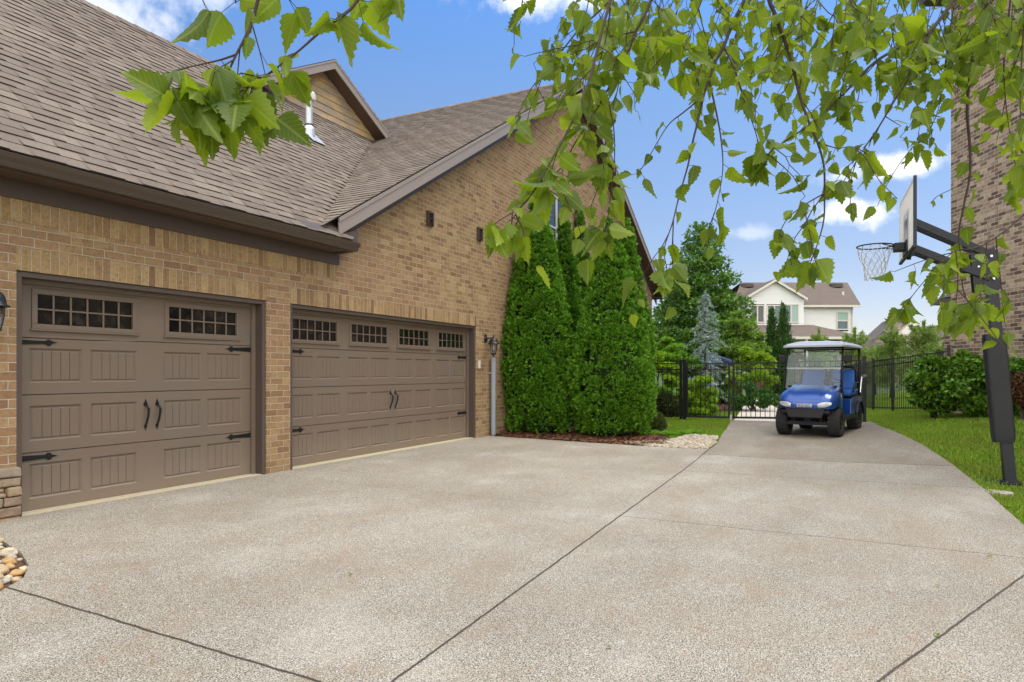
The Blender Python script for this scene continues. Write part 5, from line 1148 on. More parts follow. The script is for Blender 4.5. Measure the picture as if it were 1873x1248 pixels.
# blue canopy on a white post seen behind the gate
pu = onG(1304, 27); um = thing('patio_umbrella', 'blue patio umbrella on a white pole behind the cedar', 'umbrella', pu)
mb = MB(); mb.tube([pu, pu + Vector((0, 0, PX(1304, 652, 27).z))], .03, 8); mb.build('pole', M_white, um)
mb = MB(); zt = PX(1304, 649, 27).z; rows = [[pu + Vector((math.cos(a) * r_, math.sin(a) * r_, zt - dz)) for a in np.linspace(0, 2 * math.pi, 9)[:-1]] for r_, dz in ((.02, 0), (.55, .16), (1.05, .38), (1.05, .46))]
mb.grid(rows, close=True); mb.build('canopy', plain('blue canopy fabric', lin(66, 84, 116), .8, var=.1), um)

# ------------------------------------------------------------------ neighbour houses
def HB(Z0):
    def f(px, py, dz=0.): return PX(px, py, Z0) + FWD * dz if dz else PX(px, py, Z0)
    return f
# big brick neighbour on the right
nh = thing('neighbour_house', 'dark brown and tan brick house wall rising out of frame at the right', 'house', CP(10.9, 16.85, 0), YAW, world=False)
# local axes of this house: x = away from our drive, y = away from the camera
mb = MB(); H_ = 10.6
mb.quad((0, -13, -.5), (0, 0, -.5), (0, 0, H_), (0, -13, H_)); mb.quad((0, 0, -.5), (10, 0, -.5), (10, 0, H_), (0, 0, H_)); mb.quad((10, 0, -.5), (10, -13, -.5), (10, -13, H_), (10, 0, H_)); mb.quad((10, -13, -.5), (0, -13, -.5), (0, -13, H_), (10, -13, H_))
mb.quad((.88, 0, -.5), (.88, 1.65, -.5), (.88, 1.65, 3.1), (.88, 0, 3.1)); mb.quad((.88, 1.65, -.5), (8, 1.65, -.5), (8, 1.65, 3.1), (.88, 1.65, 3.1)); mb.build('wall', M_nbrick, nh, fix=False)
mb = MB(); mb.box(-.5, 10.5, -13.5, .5, H_, H_ + .2); mb.build('eave', M_trim, nh)
mb = MB(); mb.prism([(-.5, -13.5, H_ + .2), (10.5, -13.5, H_ + .2), (5, -13.5, H_ + 4.5)], (0, 14, 0)); mb.build('roof', M_fshingle, nh)
mb = MB(); mb.prism([(.7, .01, 3.1), (8, .01, 3.1), (8, 1.95, 3.1), (.7, 1.95, 3.1)], (0, 0, .12)); mb.prism([(.75, 1.9, 3.22), (8, 1.9, 3.22), (8, .01, 4.0), (1.5, .01, 4.0), (.75, .01, 3.3)], (0, 0, .03)); mb.build('wing_roof', M_fshingle2, nh)

# white sided house far behind
Zw = 53.; W = lambda px, py, d=0.: CP((px - CX) / F * Zw, Zw + d, CAMH + (HY - py) / F * Zw)
wh = thing('white_house', 'two storey white sided house with brown roofs beyond the gate', 'house', W(1470, 735))
def lapwall(mb, xa, xb, za, ztop, d, holes=()):
    """courses of lap siding from za up; ztop(x) may slope (px units turned to metres first)"""
    z = za; e = .19
    while True:
        zt = z + e; xs2 = [xa, xb]; A_ = xa; B_ = xb
        if callable(ztop):
            pts = [x for x in np.linspace(xa, xb, 240) if ztop(x) > z + .02]
            if not pts: break
            A_, B_ = pts[0], pts[-1]; pt = [x for x in np.linspace(xa, xb, 240) if ztop(x) > zt]; C_, D_ = (pt[0], pt[-1]) if pt else ((A_ + B_) / 2, (A_ + B_) / 2)
        else:
            if z >= ztop - .01: break
            zt = min(zt, ztop); C_, D_ = A_, B_
        segs = [(A_, B_, C_, D_)]
        for (h0, h1, hz0, hz1) in holes:
            if hz0 < z + e / 2 < hz1:
                ns = []
                for (a, b, c_, d_) in segs:
                    if h0 > a and h1 < b: ns += [(a, h0, c_, h0), (h1, b, h1, d_)]
                    else: ns.append((a, b, c_, d_))
                segs = ns
        for (a, b, c_, d_) in segs:
            mb.add([CP(a, Zw + d - .03, z), CP(b, Zw + d - .03, z), CP(d_, Zw + d, zt), CP(c_, Zw + d, zt), CP(a, Zw + d, z), CP(b, Zw + d, z)], [(0, 1, 2, 3), (4, 5, 1, 0)])
        z += e
hx = lambda p: (p - CX) / F * Zw
hz = lambda p: CAMH + (HY - p) / F * Zw
pk = hx(1416)
gtop = lambda x: hz(513) - abs(x - pk) * (hz(513) - hz(541)) / (pk - hx(1369))
wins = [(1374, 1396, 559, 588), (1404, 1428, 559, 588), (1434.5, 1458.5, 558, 588)]
mb = MB(); lapwall(mb, hx(1369), hx(1470), 2.8, gtop, 0, [(hx(a) - .08, hx(b) + .08, hz(d) - .1, hz(c) + .1) for a, b, c, d in wins])
wr = (1538, 1556.5, 570, 600)
lapwall(mb, hx(1470), hx(1567), 2.8, hz(559), .6, [(hx(wr[0]) - .08, hx(wr[1]) + .08, hz(wr[3]) - .1, hz(wr[2]) + .1)])
for d_, a, b in ((0, 1369, 1470), (.6, 1567, 1567)): pass
P4 = lambda x, d, z: CP(x, Zw + d, z)
mb.quad(P4(hx(1567), .6, 0), P4(hx(1567), 10, 0), P4(hx(1567), 10, hz(559)), P4(hx(1567), .6, hz(559))); mb.quad(P4(hx(1369), 0, 0), P4(hx(1369), 0, hz(541)), P4(hx(1369), 10, hz(541)), P4(hx(1369), 10, 0)); mb.quad(P4(hx(1470), 0, 2.8), P4(hx(1470), .6, 2.8), P4(hx(1470), .6, hz(545)), P4(hx(1470), 0, hz(545)))
mb.quad(P4(hx(1369), 10, 0), P4(hx(1567), 10, 0), P4(hx(1567), 10, hz(556)), P4(hx(1369), 10, hz(556)))
mb.build('wall', M_wsiding, wh, fix=False)
mb = MB(); mb.quad(P4(hx(1369), .04, -.3), P4(hx(1567), .04, -.3), P4(hx(1567), .04, 2.85), P4(hx(1369), .04, 2.85)); mb.build('lower_wall', plain('brown lower wall', lin(110, 84, 70), .9), wh, fix=False)
def fwin(a, b, c, d, dep, dbl, parts):
    x0, x1, z1, z0 = hx(a), hx(b), hz(c), hz(d); mb = MB(); q = lambda X0, X1, Z0, Z1, d0, d1: mb.add([CP(x, Zw + dd, z) for z in (Z0, Z1) for dd in (d0, d1) for x in (X0, X1)], [(0, 2, 3, 1), (4, 5, 7, 6), (0, 1, 5, 4), (2, 6, 7, 3), (0, 4, 6, 2), (1, 3, 7, 5)])
    for r in ((x0 - .09, x0, z0 - .09, z1 + .09), (x1, x1 + .09, z0 - .09, z1 + .09), (x0, x1, z1, z1 + .09), (x0, x1, z0 - .09, z0)): q(*r, dep - .05, dep + .05)
    xm, zm = (x0 + x1) / 2, (z0 + z1) / 2
    q(xm - .05, xm + .05, z0, z1, dep - .04, dep + .04) if dbl else q(x0, x1, zm - .04, zm + .04, dep - .04, dep + .04)
    f = mb.build('window', M_wtrim, wh)
    for k, m in enumerate(parts):
        mb = MB()
        if dbl: q((x0, xm + .05)[k], (xm - .05, x1)[k], z0, z1, dep + .01, dep + .02)
        else: q(x0, x1, (z0, zm + .04)[k], (zm - .04, z1)[k], dep + .01, dep + .02)
        mb.build('pane', m, f)
M_fgd = plain('far dark glass', (.035, .04, .04), .1, 0, .8)
fwin(*wins[0], -.03, True, (M_fgd, M_fgd)); fwin(*wins[1], -.03, True, (M_fglass, M_fglass)); fwin(*wins[2], -.03, True, (M_fglass, M_fblind)); fwin(*wr, .57, False, (M_fglass, M_fblind))
# roofs
rid = 5.0; zr_ = CAMH + (HY - 516) / F * (Zw + rid); X_ = lambda p, d: (p - CX) / F * (Zw + d)
mb = MB()
eL, eR = X_(1340, .0), X_(1576, .0); rL, rR = X_(1355, rid), X_(1550, rid); ze = hz(557)
mb.add([P4(hx(1462), .1, ze), P4(eR, .1, ze), P4(rR, rid, zr_), P4(X_(1440, rid), rid, zr_)], [(0, 1, 2, 3)]); mb.add([P4(eR, .1, ze), P4(eR, 10.4, ze), P4(rR, rid, zr_)], [(0, 1, 2)])
mb.add([P4(eL, .1, ze), P4(hx(1462), .1, ze), P4(X_(1440, rid), rid, zr_), P4(rL, rid, zr_)], [(0, 1, 2, 3)]); mb.add([P4(rL, rid, zr_), P4(rR, rid, zr_), P4(eR, 10.4, ze), P4(eL, 10.4, ze)], [(0, 1, 2, 3)])
zpk = hz(510); ox = .35; sl = (hz(513) - hz(541)) / (pk - hx(1369)); xl, xr = hx(1369) - ox, hx(1466) + ox
for sx_, xe in ((-1, xl), (1, xr)): mb.add([P4(pk, -.35, zpk), P4(xe, -.35, zpk - abs(xe - pk) * sl), P4(xe, 5, zpk - abs(xe - pk) * sl), P4(pk, 5, zpk)], [(0, 1, 2, 3)])
roofw = mb.build('roof', M_fshingle, wh, fix=False)
for xe in (xl, xr):
    mb = MB(); zz = zpk - abs(xe - pk) * sl; mb.prism([P4(pk, -.36, zpk - .02), P4(xe, -.36, zz - .02), P4(xe, -.36, zz - .22), P4(pk, -.36, zpk - .22)], FWD * .04); mb.build('rake_board', M_wtrim, wh)
mb = MB(); mb.prism([P4(hx(1470), .08, ze - .16), P4(eR, .08, ze - .16), P4(eR, .08, ze + .0), P4(hx(1470), .08, ze + .0)], FWD * .12); mb.build('gutter', M_wtrim, wh)
mb = MB(); mb.tube([P4(hx(1565), .5, ze - .15), P4(hx(1565), .5, 3.2)], .05, 6); mb.build('downspout', M_wtrim, wh)
for a in (1368, 1531):
    p = P4(X_(a, 4), 4.2, zr_ - .35); mb = MB(); mb.lathe([(.55, -.2), (.55, .1), (.35, .2), (0, .22)], p, 12); mb.build('roof_vent', M_trim, roofw)
p = P4(X_(1542, 2.2), 2.2, hz(535)); mb = MB(); mb.tube([p + Vector((0, 0, -.1)), p + Vector((0, 0, .35))], .09, 8); mb.build('vent_pipe', M_white, roofw)
# porch roof
zt_ = hz(594); zpe = CAMH + (HY - 614.5) / F * (Zw - 3.2); xe0, xe1 = X_(1340, -3.2), X_(1580, -3.2)
mb = MB(); mb.add([P4(xe0, -3.2, zpe), P4(xe1, -3.2, zpe), P4(hx(1487), -.04, zt_), P4(hx(1345), -.04, zt_)], [(0, 1, 2, 3)]); mb.add([P4(xe1, -3.2, zpe), P4(xe1, 1, zpe), P4(hx(1487), .5, zt_), P4(hx(1487), -.04, zt_)], [(0, 1, 2, 3)]); mb.build('porch_roof', M_fshingle, wh, fix=False)
mb = MB(); mb.prism([P4(xe0, -3.22, zpe - .2), P4(xe1, -3.22, zpe - .2), P4(xe1, -3.22, zpe - .01), P4(xe0, -3.22, zpe - .01)], FWD * .06); mb.prism([P4(xe1, -3.2, zpe - .2), P4(xe1, 1, zpe - .2), P4(xe1, 1, zpe - .01), P4(xe1, -3.2, zpe - .01)], RGT * .06); mb.prism([P4(xe0, -3.16, zpe - .22), P4(xe1, -3.16, zpe - .22), P4(xe1, 0, zpe - .22), P4(xe0, 0, zpe - .22)], (0, 0, .02)); mb.build('porch_fascia', M_wtrim, wh)
for a in (1400, 1475, 1560):
    mb = MB(); p = P4(X_(a, -3), -3.0, 0); mb.tube([p, p + Vector((0, 0, zpe - .2))], .12, 8); mb.build('porch_column', M_wtrim, wh)
mb = MB(); mb.quad(P4(hx(1525), -.6, -.2), P4(hx(1600), -.6, -.2), P4(hx(1600), -.6, 3.0), P4(hx(1525), -.6, 3.0)); mb.quad(P4(hx(1525), -.6, -.2), P4(hx(1525), .0, -.2), P4(hx(1525), .0, 3.0), P4(hx(1525), -.6, 3.0)); mb.build('brick_wall', M_fbrick, wh, fix=False)

# pale brick house far right
Zb = 62.; fh = thing('brick_house', 'distant pale brick house with a dark grey roof behind the junipers', 'house', PX(1650, 711, Zb)); q = lambda px, py, d=0.: CP((px - CX) / F * Zb, Zb + d, CAMH + (HY - py) / F * Zb)
mb = MB(); mb.add([q(1598, 720), q(1690, 720), q(1690, 618), q(1643, 579), q(1598, 618)], [(0, 1, 2, 3, 4)]); mb.add([q(1640, 720, -1.5), q(1676, 720, -1.5), q(1676, 612, -1.5), q(1657, 594, -1.5), q(1640, 612, -1.5)], [(0, 1, 2, 3, 4)]); mb.add([q(1690, 720), q(1690, 618), q(1690, 618) + FWD * 9, q(1690, 720) + FWD * 9], [(0, 1, 2, 3)]); mb.add([q(1598, 618), q(1598, 720), q(1598, 720) + FWD * 9, q(1598, 618) + FWD * 9], [(0, 1, 2, 3)]); mb.build('wall', M_fbrick, fh, fix=False)
mb = MB(); o1 = FWD * 9 + RGT * 3.2
for a, b in (((1592, 622), (1643, 576)), ((1643, 576), (1694, 621))): A_, B_ = q(*a, -.4), q(*b, -.4); mb.add([A_, B_, B_ + o1, A_ + o1, A_ - Vector((0, 0, .22)), B_ - Vector((0, 0, .22))], [(0, 1, 2, 3), (4, 5, 1, 0)])
A_ = [q(1668, 609, -.2), q(1700, 622, 2), q(1742, 614, 8), q(1715, 566, 9), q(1655, 578, 3)]; mb.add(A_, [(0, 1, 2, 3, 4)]); mb.build('roof', M_fshingle2, fh, fix=False)
for a, b in (((1636, 613), (1657, 592)), ((1657, 592), (1680, 614))): A_, B_ = q(*a, -1.9), q(*b, -1.9); mb = MB(); mb.prism([A_, B_, B_ + FWD * 2, A_ + FWD * 2], (0, 0, -.18)); mb.build('gable_trim', M_wtrim, fh)
mb = MB(); mb.prism([q(1703, 720, -2), q(1745, 720, -2), q(1745, 612, -2), q(1724, 598, -2), q(1703, 616, -2)], FWD * 6); mb.build('side_wing', plain('beige siding', lin(206, 188, 162), .8), fh)
mb = MB(); mb.prism([q(1700, 620, -2.3), q(1724, 597, -2.3), q(1748, 612, -2.3), q(1748, 608, -2.3), q(1724, 593, -2.3), q(1700, 616, -2.3)], FWD * 6.6); mb.build('roof', M_fshingle2, fh)
mb = MB(); mb.box(0, 1, 0, .1, 0, 1); 
w_ = q(1722, 632, -2.06); mb = MB(); mb.bar(w_ - RGT * .8, w_ + RGT * .8, .06, 1.3); mb.build('window', M_fgd, fh)
w_ = q(1602, 638, -.06); mb = MB(); mb.bar(w_ - RGT * .25, w_ + RGT * .45, .06, 1.0); mb.build('window', M_fgd, fh)

# ------------------------------------------------------------------ birch tree: its boughs hang into view in front of the house
def mk_birchleaf():
    m, nt, out = newmat('birch leaf'); g = ND(nt, 'ShaderNodeNewGeometry'); uv = ND(nt, 'ShaderNodeUVMap', uv_map='leaf').outputs[0]
    sx = ND(nt, 'ShaderNodeSeparateXYZ', {0: uv}); ax = MATH(nt, 'ABSOLUTE', sx.outputs[0])
    rnd = g.outputs['Random Per Island']
    c = RAMP(nt, rnd, [(.035, .075, .009), (.07, .13, .009), (.12, .20, .010), (.20, .29, .012), (.05, .10, .012), (.28, .37, .014), (.09, .155, .009)])
    vein = MATH(nt, 'FRACT', MATH(nt, 'SUBTRACT', MATH(nt, 'MULTIPLY', sx.outputs[1], 8.0), MATH(nt, 'MULTIPLY', ax, 6.5)))
    vein = SMOOTH(nt, MATH(nt, 'ABSOLUTE', MATH(nt, 'SUBTRACT', vein, .5)), .0, .16, 1, 0)
    mid = SMOOTH(nt, ax, .0, .05, 1, 0); v = MATH(nt, 'MAXIMUM', MATH(nt, 'MULTIPLY', vein, .35), MATH(nt, 'MULTIPLY', mid, .7))
    c = MIX(nt, v, c, MIX(nt, .6, c, (.42, .52, .12)))
    c = MIX(nt, MATH(nt, 'MULTIPLY', SMOOTH(nt, NOISE(nt, g.outputs['Position'], 55, 3), .66, .75), .35), c, (.16, .12, .03))
    back = MIX(nt, g.outputs['Backfacing'], c, MIX(nt, .25, c, (.22, .30, .10)))
    p = PRIN(nt, None, back, .42, 0, .3, BUMP(nt, v, .35, .002)); t = ND(nt, 'ShaderNodeBsdfTranslucent', {0: MIX(nt, .4, c, (.55, .72, .01))}).outputs[0]
    nt.links.new(ND(nt, 'ShaderNodeMixShader', {0: .5, 1: p, 2: t}).outputs[0], out.inputs[0]); return m
M_bleaf = mk_birchleaf()
M_twig = plain('birch twig', (.055, .035, .025), .75, var=.3, ns=30, bump=.4, bs=90)
def mk_bbark():
    m, nt, out = newmat('peeling birch bark'); o = OBJ(nt)
    n = NOISE(nt, ND(nt, 'ShaderNodeVectorMath', {0: o, 1: (3, 3, 14)}, operation='MULTIPLY').outputs[0], 2.2, 6, .65)
    PRIN(nt, out, RAMP(nt, n, [(.3, .05, .035, .025), (.48, .24, .17, .12), (.62, .42, .34, .27), (.8, .16, .11, .08)]), .8, 0, .3, BUMP(nt, n, .8, .02)); return m
base = CP(2.9, -1.5); base.z = G(base.x, base.y)
birch = thing('birch_tree', 'birch tree whose leafy boughs hang across the top of the view', 'tree', base)
crotch = [base + RGT * dx + FWD * dz + Vector((0, 0, h)) for dx, dz, h in ((0, 0, -.15), (-.03, .05, 1.5), (-.08, .15, 3.0), (-.1, .3, 4.4), (-.15, .5, 6.2), (-.1, .6, 8.5))]
mb = MB(); mb.tube(crotch, [.17, .14, .12, .095, .06, .015], 14); mb.build('trunk', mk_bbark(), birch, smooth=True)
LP, LA, LN, LL_ = [], [], [], []              # leaf base, axis, normal, length
gb = np.random.default_rng(101)
def spline(pts, n):
    pts = [Vector(p) for p in pts]; out = []
    for i in range(len(pts) - 1):
        p0, p1, p2, p3 = pts[max(0, i - 1)], pts[i], pts[i + 1], pts[min(len(pts) - 1, i + 2)]
        for k in range(n):
            t = k / n; out.append(.5 * ((2 * p1) + (-p0 + p2) * t + (2 * p0 - 5 * p1 + 4 * p2 - p3) * t * t + (-p0 + 3 * p1 - 3 * p2 + p3) * t ** 3))
    out.append(pts[-1]); return out
def leaf(p, away, L):
    """hang one leaf from point p; away = rough direction it leaves the twig"""
    pet = Vector(unit(np.array(away)[None] * 1. + gb.standard_normal((1, 3)) * .45)[0]) * (L * .28) + Vector((0, 0, -.12 * L))
    b = p + pet
    d = Vector(away) * .5 + Vector((0, 0, -1.0)) + Vector(gb.standard_normal(3)) * .42; d.normalize()
    v = Vector((0, 0, CAMH)) - b; v.normalize()
    nrm = Vector(gb.standard_normal(3)) * .95 + v * (1 if gb.random() < .5 else -1) * .75 + Vector((0, 0, .35)); nrm = (nrm - d * nrm.dot(d)).normalized()
    L *= .75 + .5 * gb.random()
    LP.append(b); LA.append(d); LN.append(nrm); LL_.append(L); return (p, b)
def twig(pts, r0=.005, leaves=.05, size=.058, bare=0., link_up=None, side=.3, name='branch', tuft=3, sub=4):
    """pts: (px, py, depth) down the twig; leaves: spacing in metres"""
    if pts[0][0] > 860: size *= .82; leaves *= .72
    else: size *= 1.0; leaves *= .8; sub = 1; pts = [(q[0] + 16, q[1], q[2]) for q in pts]
    P = spline([PX(*q) for q in pts], 5)
    full = ([Vector(link_up)] if link_up is not None else []) + P
    if link_up is not None: full = spline([link_up, (Vector(link_up) + P[0]) / 2 + Vector((0, 0, .16)), P[0]], 6)[:-1] + P
    k = len(full); mb = MB(); rs = [max(.0011, r0 * (1 - .85 * i / (k - 1))) for i in range(k)]; mb.tube(full, rs, 6)
    acc = 0.; tot = sum((P[i + 1] - P[i]).length for i in range(len(P) - 1)); run = 0.; alt = 1
    for i in range(len(P) - 1):
        sgm = P[i + 1] - P[i]; L = sgm.length; t = 0.
        while acc + (L - t) >= leaves:
            t += leaves - acc; acc = 0; p = P[i] + sgm * (t / L); run_f = (run + t) / tot
            if run_f < bare: continue
            alt = -alt; dirn = sgm.normalized(); sd = dirn.cross(Vector(gb.standard_normal(3))).normalized()
            if gb.random() < side:                       # a short side shoot with its own few leaves
                q0 = p; dv = (sd * .8 + dirn * .5 + Vector((0, 0, -.45))).normalized(); n_ = 2 + int(gb.random() * sub); sp = [p]
                for j in range(n_): q0 = q0 + dv * (.03 + .02 * gb.random()) + Vector(gb.standard_normal(3)) * .006; dv = (dv + Vector((0, 0, -.18))).normalized(); sp.append(q0)
                mb.tube(sp, [.0016 - .0008 * j / n_ for j in range(n_ + 1)], 4)
                for j in range(1, n_ + 1): a, b = leaf(sp[j], sd if j % 2 else -sd, size * (.65 + .6 * gb.random())); mb.tube([a, b], .0007, 3)
            else: a, b = leaf(p, sd, size * (.65 + .6 * gb.random())); mb.tube([a, b], .0007, 3)
        acc += L - t; run += L
    for _ in range(tuft): a, b = leaf(P[-1] - (P[-1] - P[-2]) * gb.random() * 2, Vector(gb.standard_normal(3)), size * 1.22 * (.8 + .5 * gb.random())); mb.tube([a, b], .0007, 3)
    mb.build(name, M_twig, birch)
# main boughs, arching out over the driveway above the view
def bough(pts, r0):
    P = spline([Vector(p) for p in pts], 6); k = len(P); mb = MB(); mb.tube(P, [max(.006, r0 * (1 - .8 * i / (k - 1))) for i in range(k)], 8); mb.build('bough', M_twig, birch, smooth=True); return P
Bl = bough([crotch[2] + Vector((0, 0, .3)), CP(2.0, -.4, 3.9), CP(.9, .5, 3.6), CP(.1, 1.0, 3.0), CP(-.15, 1.25, 2.45)], .05)
Bm = bough([crotch[3], CP(2.2, .2, 4.4), CP(1.5, 1.4, 4.1), CP(.9, 2.3, 3.4), CP(.5, 2.4, 2.95)], .055)
Br = bough([crotch[3] + Vector((0, 0, -.6)), CP(2.6, .3, 4.3), CP(2.2, 1.6, 3.9), CP(1.75, 2.3, 3.2)], .055)
Be = bough([crotch[2], CP(2.9, .2, 3.7), CP(2.5, 1.7, 3.2), CP(1.95, 2.5, 2.95)], .045)
near_pt = lambda B, p: min(B, key=lambda q: (q - p).length)
def tw(B, pts, **k): twig(pts, link_up=near_pt(B, PX(*pts[0])), **k)
# left cluster
tw(Bl, [(465, -40, 1.2), (446, 37, 1.2), (433, 67, 1.19), (416, 99, 1.18), (399, 135, 1.17), (379, 160, 1.16), (355, 172, 1.15)], r0=.0045, leaves=.034, size=.066, bare=.16, side=.55, tuft=5)
tw(Bl, [(650, -20, 1.32), (628, 13, 1.31), (604, 32, 1.3), (574, 54, 1.29), (540, 84, 1.27), (517, 103, 1.26), (480, 130, 1.24), (446, 155, 1.22), (418, 168, 1.2)], r0=.0048, leaves=.12, size=.044, bare=.0, side=0, tuft=3)
twig([(628, 13, 1.31), (616, 25, 1.3), (600, 36, 1.3)], .0016, .03, .05, 0, None, 0, tuft=2)
twig([(494, 122, 1.25), (470, 138, 1.24), (446, 155, 1.22), (425, 166, 1.21)], .0016, .024, .062, 0, None, .3, tuft=3)
twig([(525, 96, 1.265), (510, 102, 1.26), (500, 112, 1.255)], .0014, .03, .05, 0, None, 0, tuft=2)
twig([(416, 99, 1.18), (390, 108, 1.17), (365, 114, 1.16), (335, 121, 1.15), (312, 126, 1.15), (292, 140, 1.15)], .002, .035, .045, 0, None, .1, tuft=1)
twig([(379, 160, 1.16), (355, 172, 1.15), (332, 178, 1.14), (312, 182, 1.13)], .002, .024, .056, 0, None, .3, tuft=3)
twig([(365, 165, 1.17), (345, 180, 1.17), (322, 190, 1.16), (300, 195, 1.16)], .0018, .022, .058, .1, None, .2, tuft=3)
twig([(470, 140, 1.24), (458, 160, 1.24), (452, 180, 1.23)], .0015, .022, .055, 0, None, .3, tuft=3)
twig([(446, 155, 1.22), (440, 175, 1.21), (425, 195, 1.2)], .0016, .022, .055, 0, None, .2, tuft=2)
tw(Bl, [(360, -40, 1.3), (355, -18, 1.3), (350, -6, 1.3)], r0=.002, leaves=.05, size=.05, side=0, tuft=2)
tw(Bl, [(430, -45, 1.25), (418, -20, 1.24), (415, 5, 1.23)], r0=.002, leaves=.04, size=.06, side=0, tuft=2)
tw(Bl, [(505, -50, 1.3), (500, -22, 1.3), (515, 0, 1.28)], r0=.002, leaves=.04, size=.066, side=0, tuft=2)
tw(Bl, [(715, -45, 1.4), (700, -15, 1.4), (706, 2, 1.4)], r0=.002, leaves=.05, size=.055, side=0, tuft=2)
tw(Bl, [(655, -50, 1.35), (640, -15, 1.35), (640, 3, 1.35)], r0=.002, leaves=.05, size=.06, side=0, tuft=2)
tw(Bl, [(850, -40, 1.6), (846, -10, 1.6)], r0=.0015, leaves=.05, size=.05, side=0, tuft=1)
tw(Bm, [(965, -60, 1.75), (958, -20, 1.75), (955, 8, 1.74)], r0=.002, leaves=.04, size=.056, side=.2, tuft=3)
# middle and right strands
tw(Bm, [(1200, -30, 1.75), (1186, 13, 1.75), (1163, 57, 1.74), (1149, 94, 1.73), (1129, 131, 1.72), (1109, 168, 1.70), (1082, 215, 1.68), (1055, 256, 1.66), (1035, 292, 1.64), (1028, 318, 1.63)], r0=.0055, leaves=.038, size=.062, side=.42, tuft=4)
tw(Bm, [(1122, -20, 1.7), (1100, 60, 1.66), (1082, 131, 1.62), (1062, 188, 1.58), (1045, 225, 1.55), (1022, 269, 1.52), (995, 316, 1.49), (971, 357, 1.47), (951, 380, 1.46), (924, 396, 1.45), (900, 412, 1.44)], r0=.005, leaves=.05, size=.058, bare=.05, side=.25, tuft=4)
twig([(971, 357, 1.47), (950, 380, 1.46), (938, 400, 1.46)], .0014, .026, .05, .2, None, .3, tuft=3)
tw(Bm, [(1125, -10, 1.95), (1096, 20, 1.93), (1062, 50, 1.9), (1032, 87, 1.88), (1001, 128, 1.86), (974, 158, 1.84), (951, 202, 1.82), (935, 228, 1.8)], r0=.004, leaves=.05, size=.062, bare=.15, side=.3, tuft=3)
twig([(1163, 57, 1.74), (1110, 68, 1.74), (1060, 80, 1.74), (1020, 110, 1.75)], .002, .042, .058, 0, None, .35, tuft=3)
tw(Bm, [(1118, -20, 1.72), (1112, 50, 1.7), (1095, 120, 1.68), (1078, 185, 1.66), (1066, 235, 1.65)], r0=.003, leaves=.05, size=.06, side=.35, tuft=4)
tw(Bm, [(1150, -20, 1.8), (1145, 80, 1.79), (1128, 170, 1.77), (1112, 240, 1.75), (1100, 300, 1.74)], r0=.003, leaves=.05, size=.06, side=.35, tuft=4)
twig([(1109, 168, 1.70), (1122, 230, 1.69), (1124, 290, 1.68), (1118, 345, 1.67), (1112, 395, 1.66), (1104, 425, 1.66)], .002, .05, .06, .05, None, .25, tuft=5)
tw(Bm, [(1080, -20, 1.9), (1065, 60, 1.88), (1045, 130, 1.86), (1022, 180, 1.85)], r0=.003, leaves=.05, size=.06, side=.4, tuft=3)
twig([(1022, 269, 1.52), (1012, 300, 1.51), (1010, 325, 1.5), (1014, 340, 1.5)], .0016, .03, .072, .2, None, .1, tuft=3)
tw(Br, [(1370, -30, 1.75), (1361, 0, 1.75), (1338, 47, 1.75), (1324, 84, 1.74), (1308, 114, 1.74), (1297, 145, 1.73), (1287, 175, 1.72), (1277, 219, 1.71), (1267, 259, 1.70), (1258, 303, 1.69), (1243, 355, 1.68), (1230, 407, 1.66), (1215, 455, 1.65), (1220, 490, 1.64)], r0=.0055, leaves=.052, size=.06, side=.2, tuft=4)
twig([(1297, 145, 1.73), (1311, 209, 1.72), (1319, 256, 1.71), (1322, 310, 1.70), (1312, 370, 1.69), (1303, 400, 1.69)], .0026, .045, .058, .1, None, .3, tuft=3)
twig([(1287, 175, 1.72), (1250, 205, 1.73), (1225, 225, 1.74), (1205, 255, 1.74), (1185, 290, 1.75), (1165, 320, 1.75)], .0022, .055, .05, 0, None, .2, tuft=2)
twig([(1324, 84, 1.74), (1345, 130, 1.72), (1360, 180, 1.70), (1380, 235, 1.69), (1392, 280, 1.68)], .0025, .042, .058, 0, None, .35, tuft=4)
tw(Br, [(1400, -40, 1.7), (1407, 0, 1.7), (1421, 34, 1.7), (1441, 91, 1.69), (1451, 125, 1.68), (1461, 168, 1.68), (1478, 219, 1.67), (1495, 259, 1.66), (1507, 303, 1.65), (1508, 353, 1.64), (1507, 400, 1.63), (1497, 440, 1.62), (1483, 478, 1.61)], r0=.007, leaves=.05, size=.06, side=.28, tuft=4)
twig([(1508, 353, 1.64), (1470, 375, 1.63), (1440, 400, 1.62), (1425, 428, 1.62)], .002, .045, .058, 0, None, .2, tuft=3)
twig([(1495, 259, 1.66), (1530, 270, 1.67), (1560, 268, 1.68), (1585, 280, 1.7)], .0018, .036, .055, 0, None, .35, tuft=3)
tw(Br, [(1760, -20, 2.0), (1744, 0, 2.0), (1730, 20, 1.99), (1700, 57, 1.97), (1650, 84, 1.94), (1599, 114, 1.90), (1549, 165, 1.86), (1488, 222, 1.82), (1414, 273, 1.76), (1390, 300, 1.74)], r0=.008, leaves=.062, size=.06, bare=.1, side=.35, tuft=4)
twig([(1703, 57, 1.97), (1680, 98, 1.95), (1660, 145, 1.94), (1633, 188, 1.92), (1609, 229, 1.90), (1582, 269, 1.88), (1555, 313, 1.86), (1540, 335, 1.85)], .004, .05, .056, 0, None, .35, tuft=4)
tw(Br, [(1610, -30, 1.85), (1602, 0, 1.85), (1582, 34, 1.85), (1549, 98, 1.84), (1545, 135, 1.84), (1538, 170, 1.83)], r0=.0035, leaves=.042, size=.062, side=.4, tuft=4)
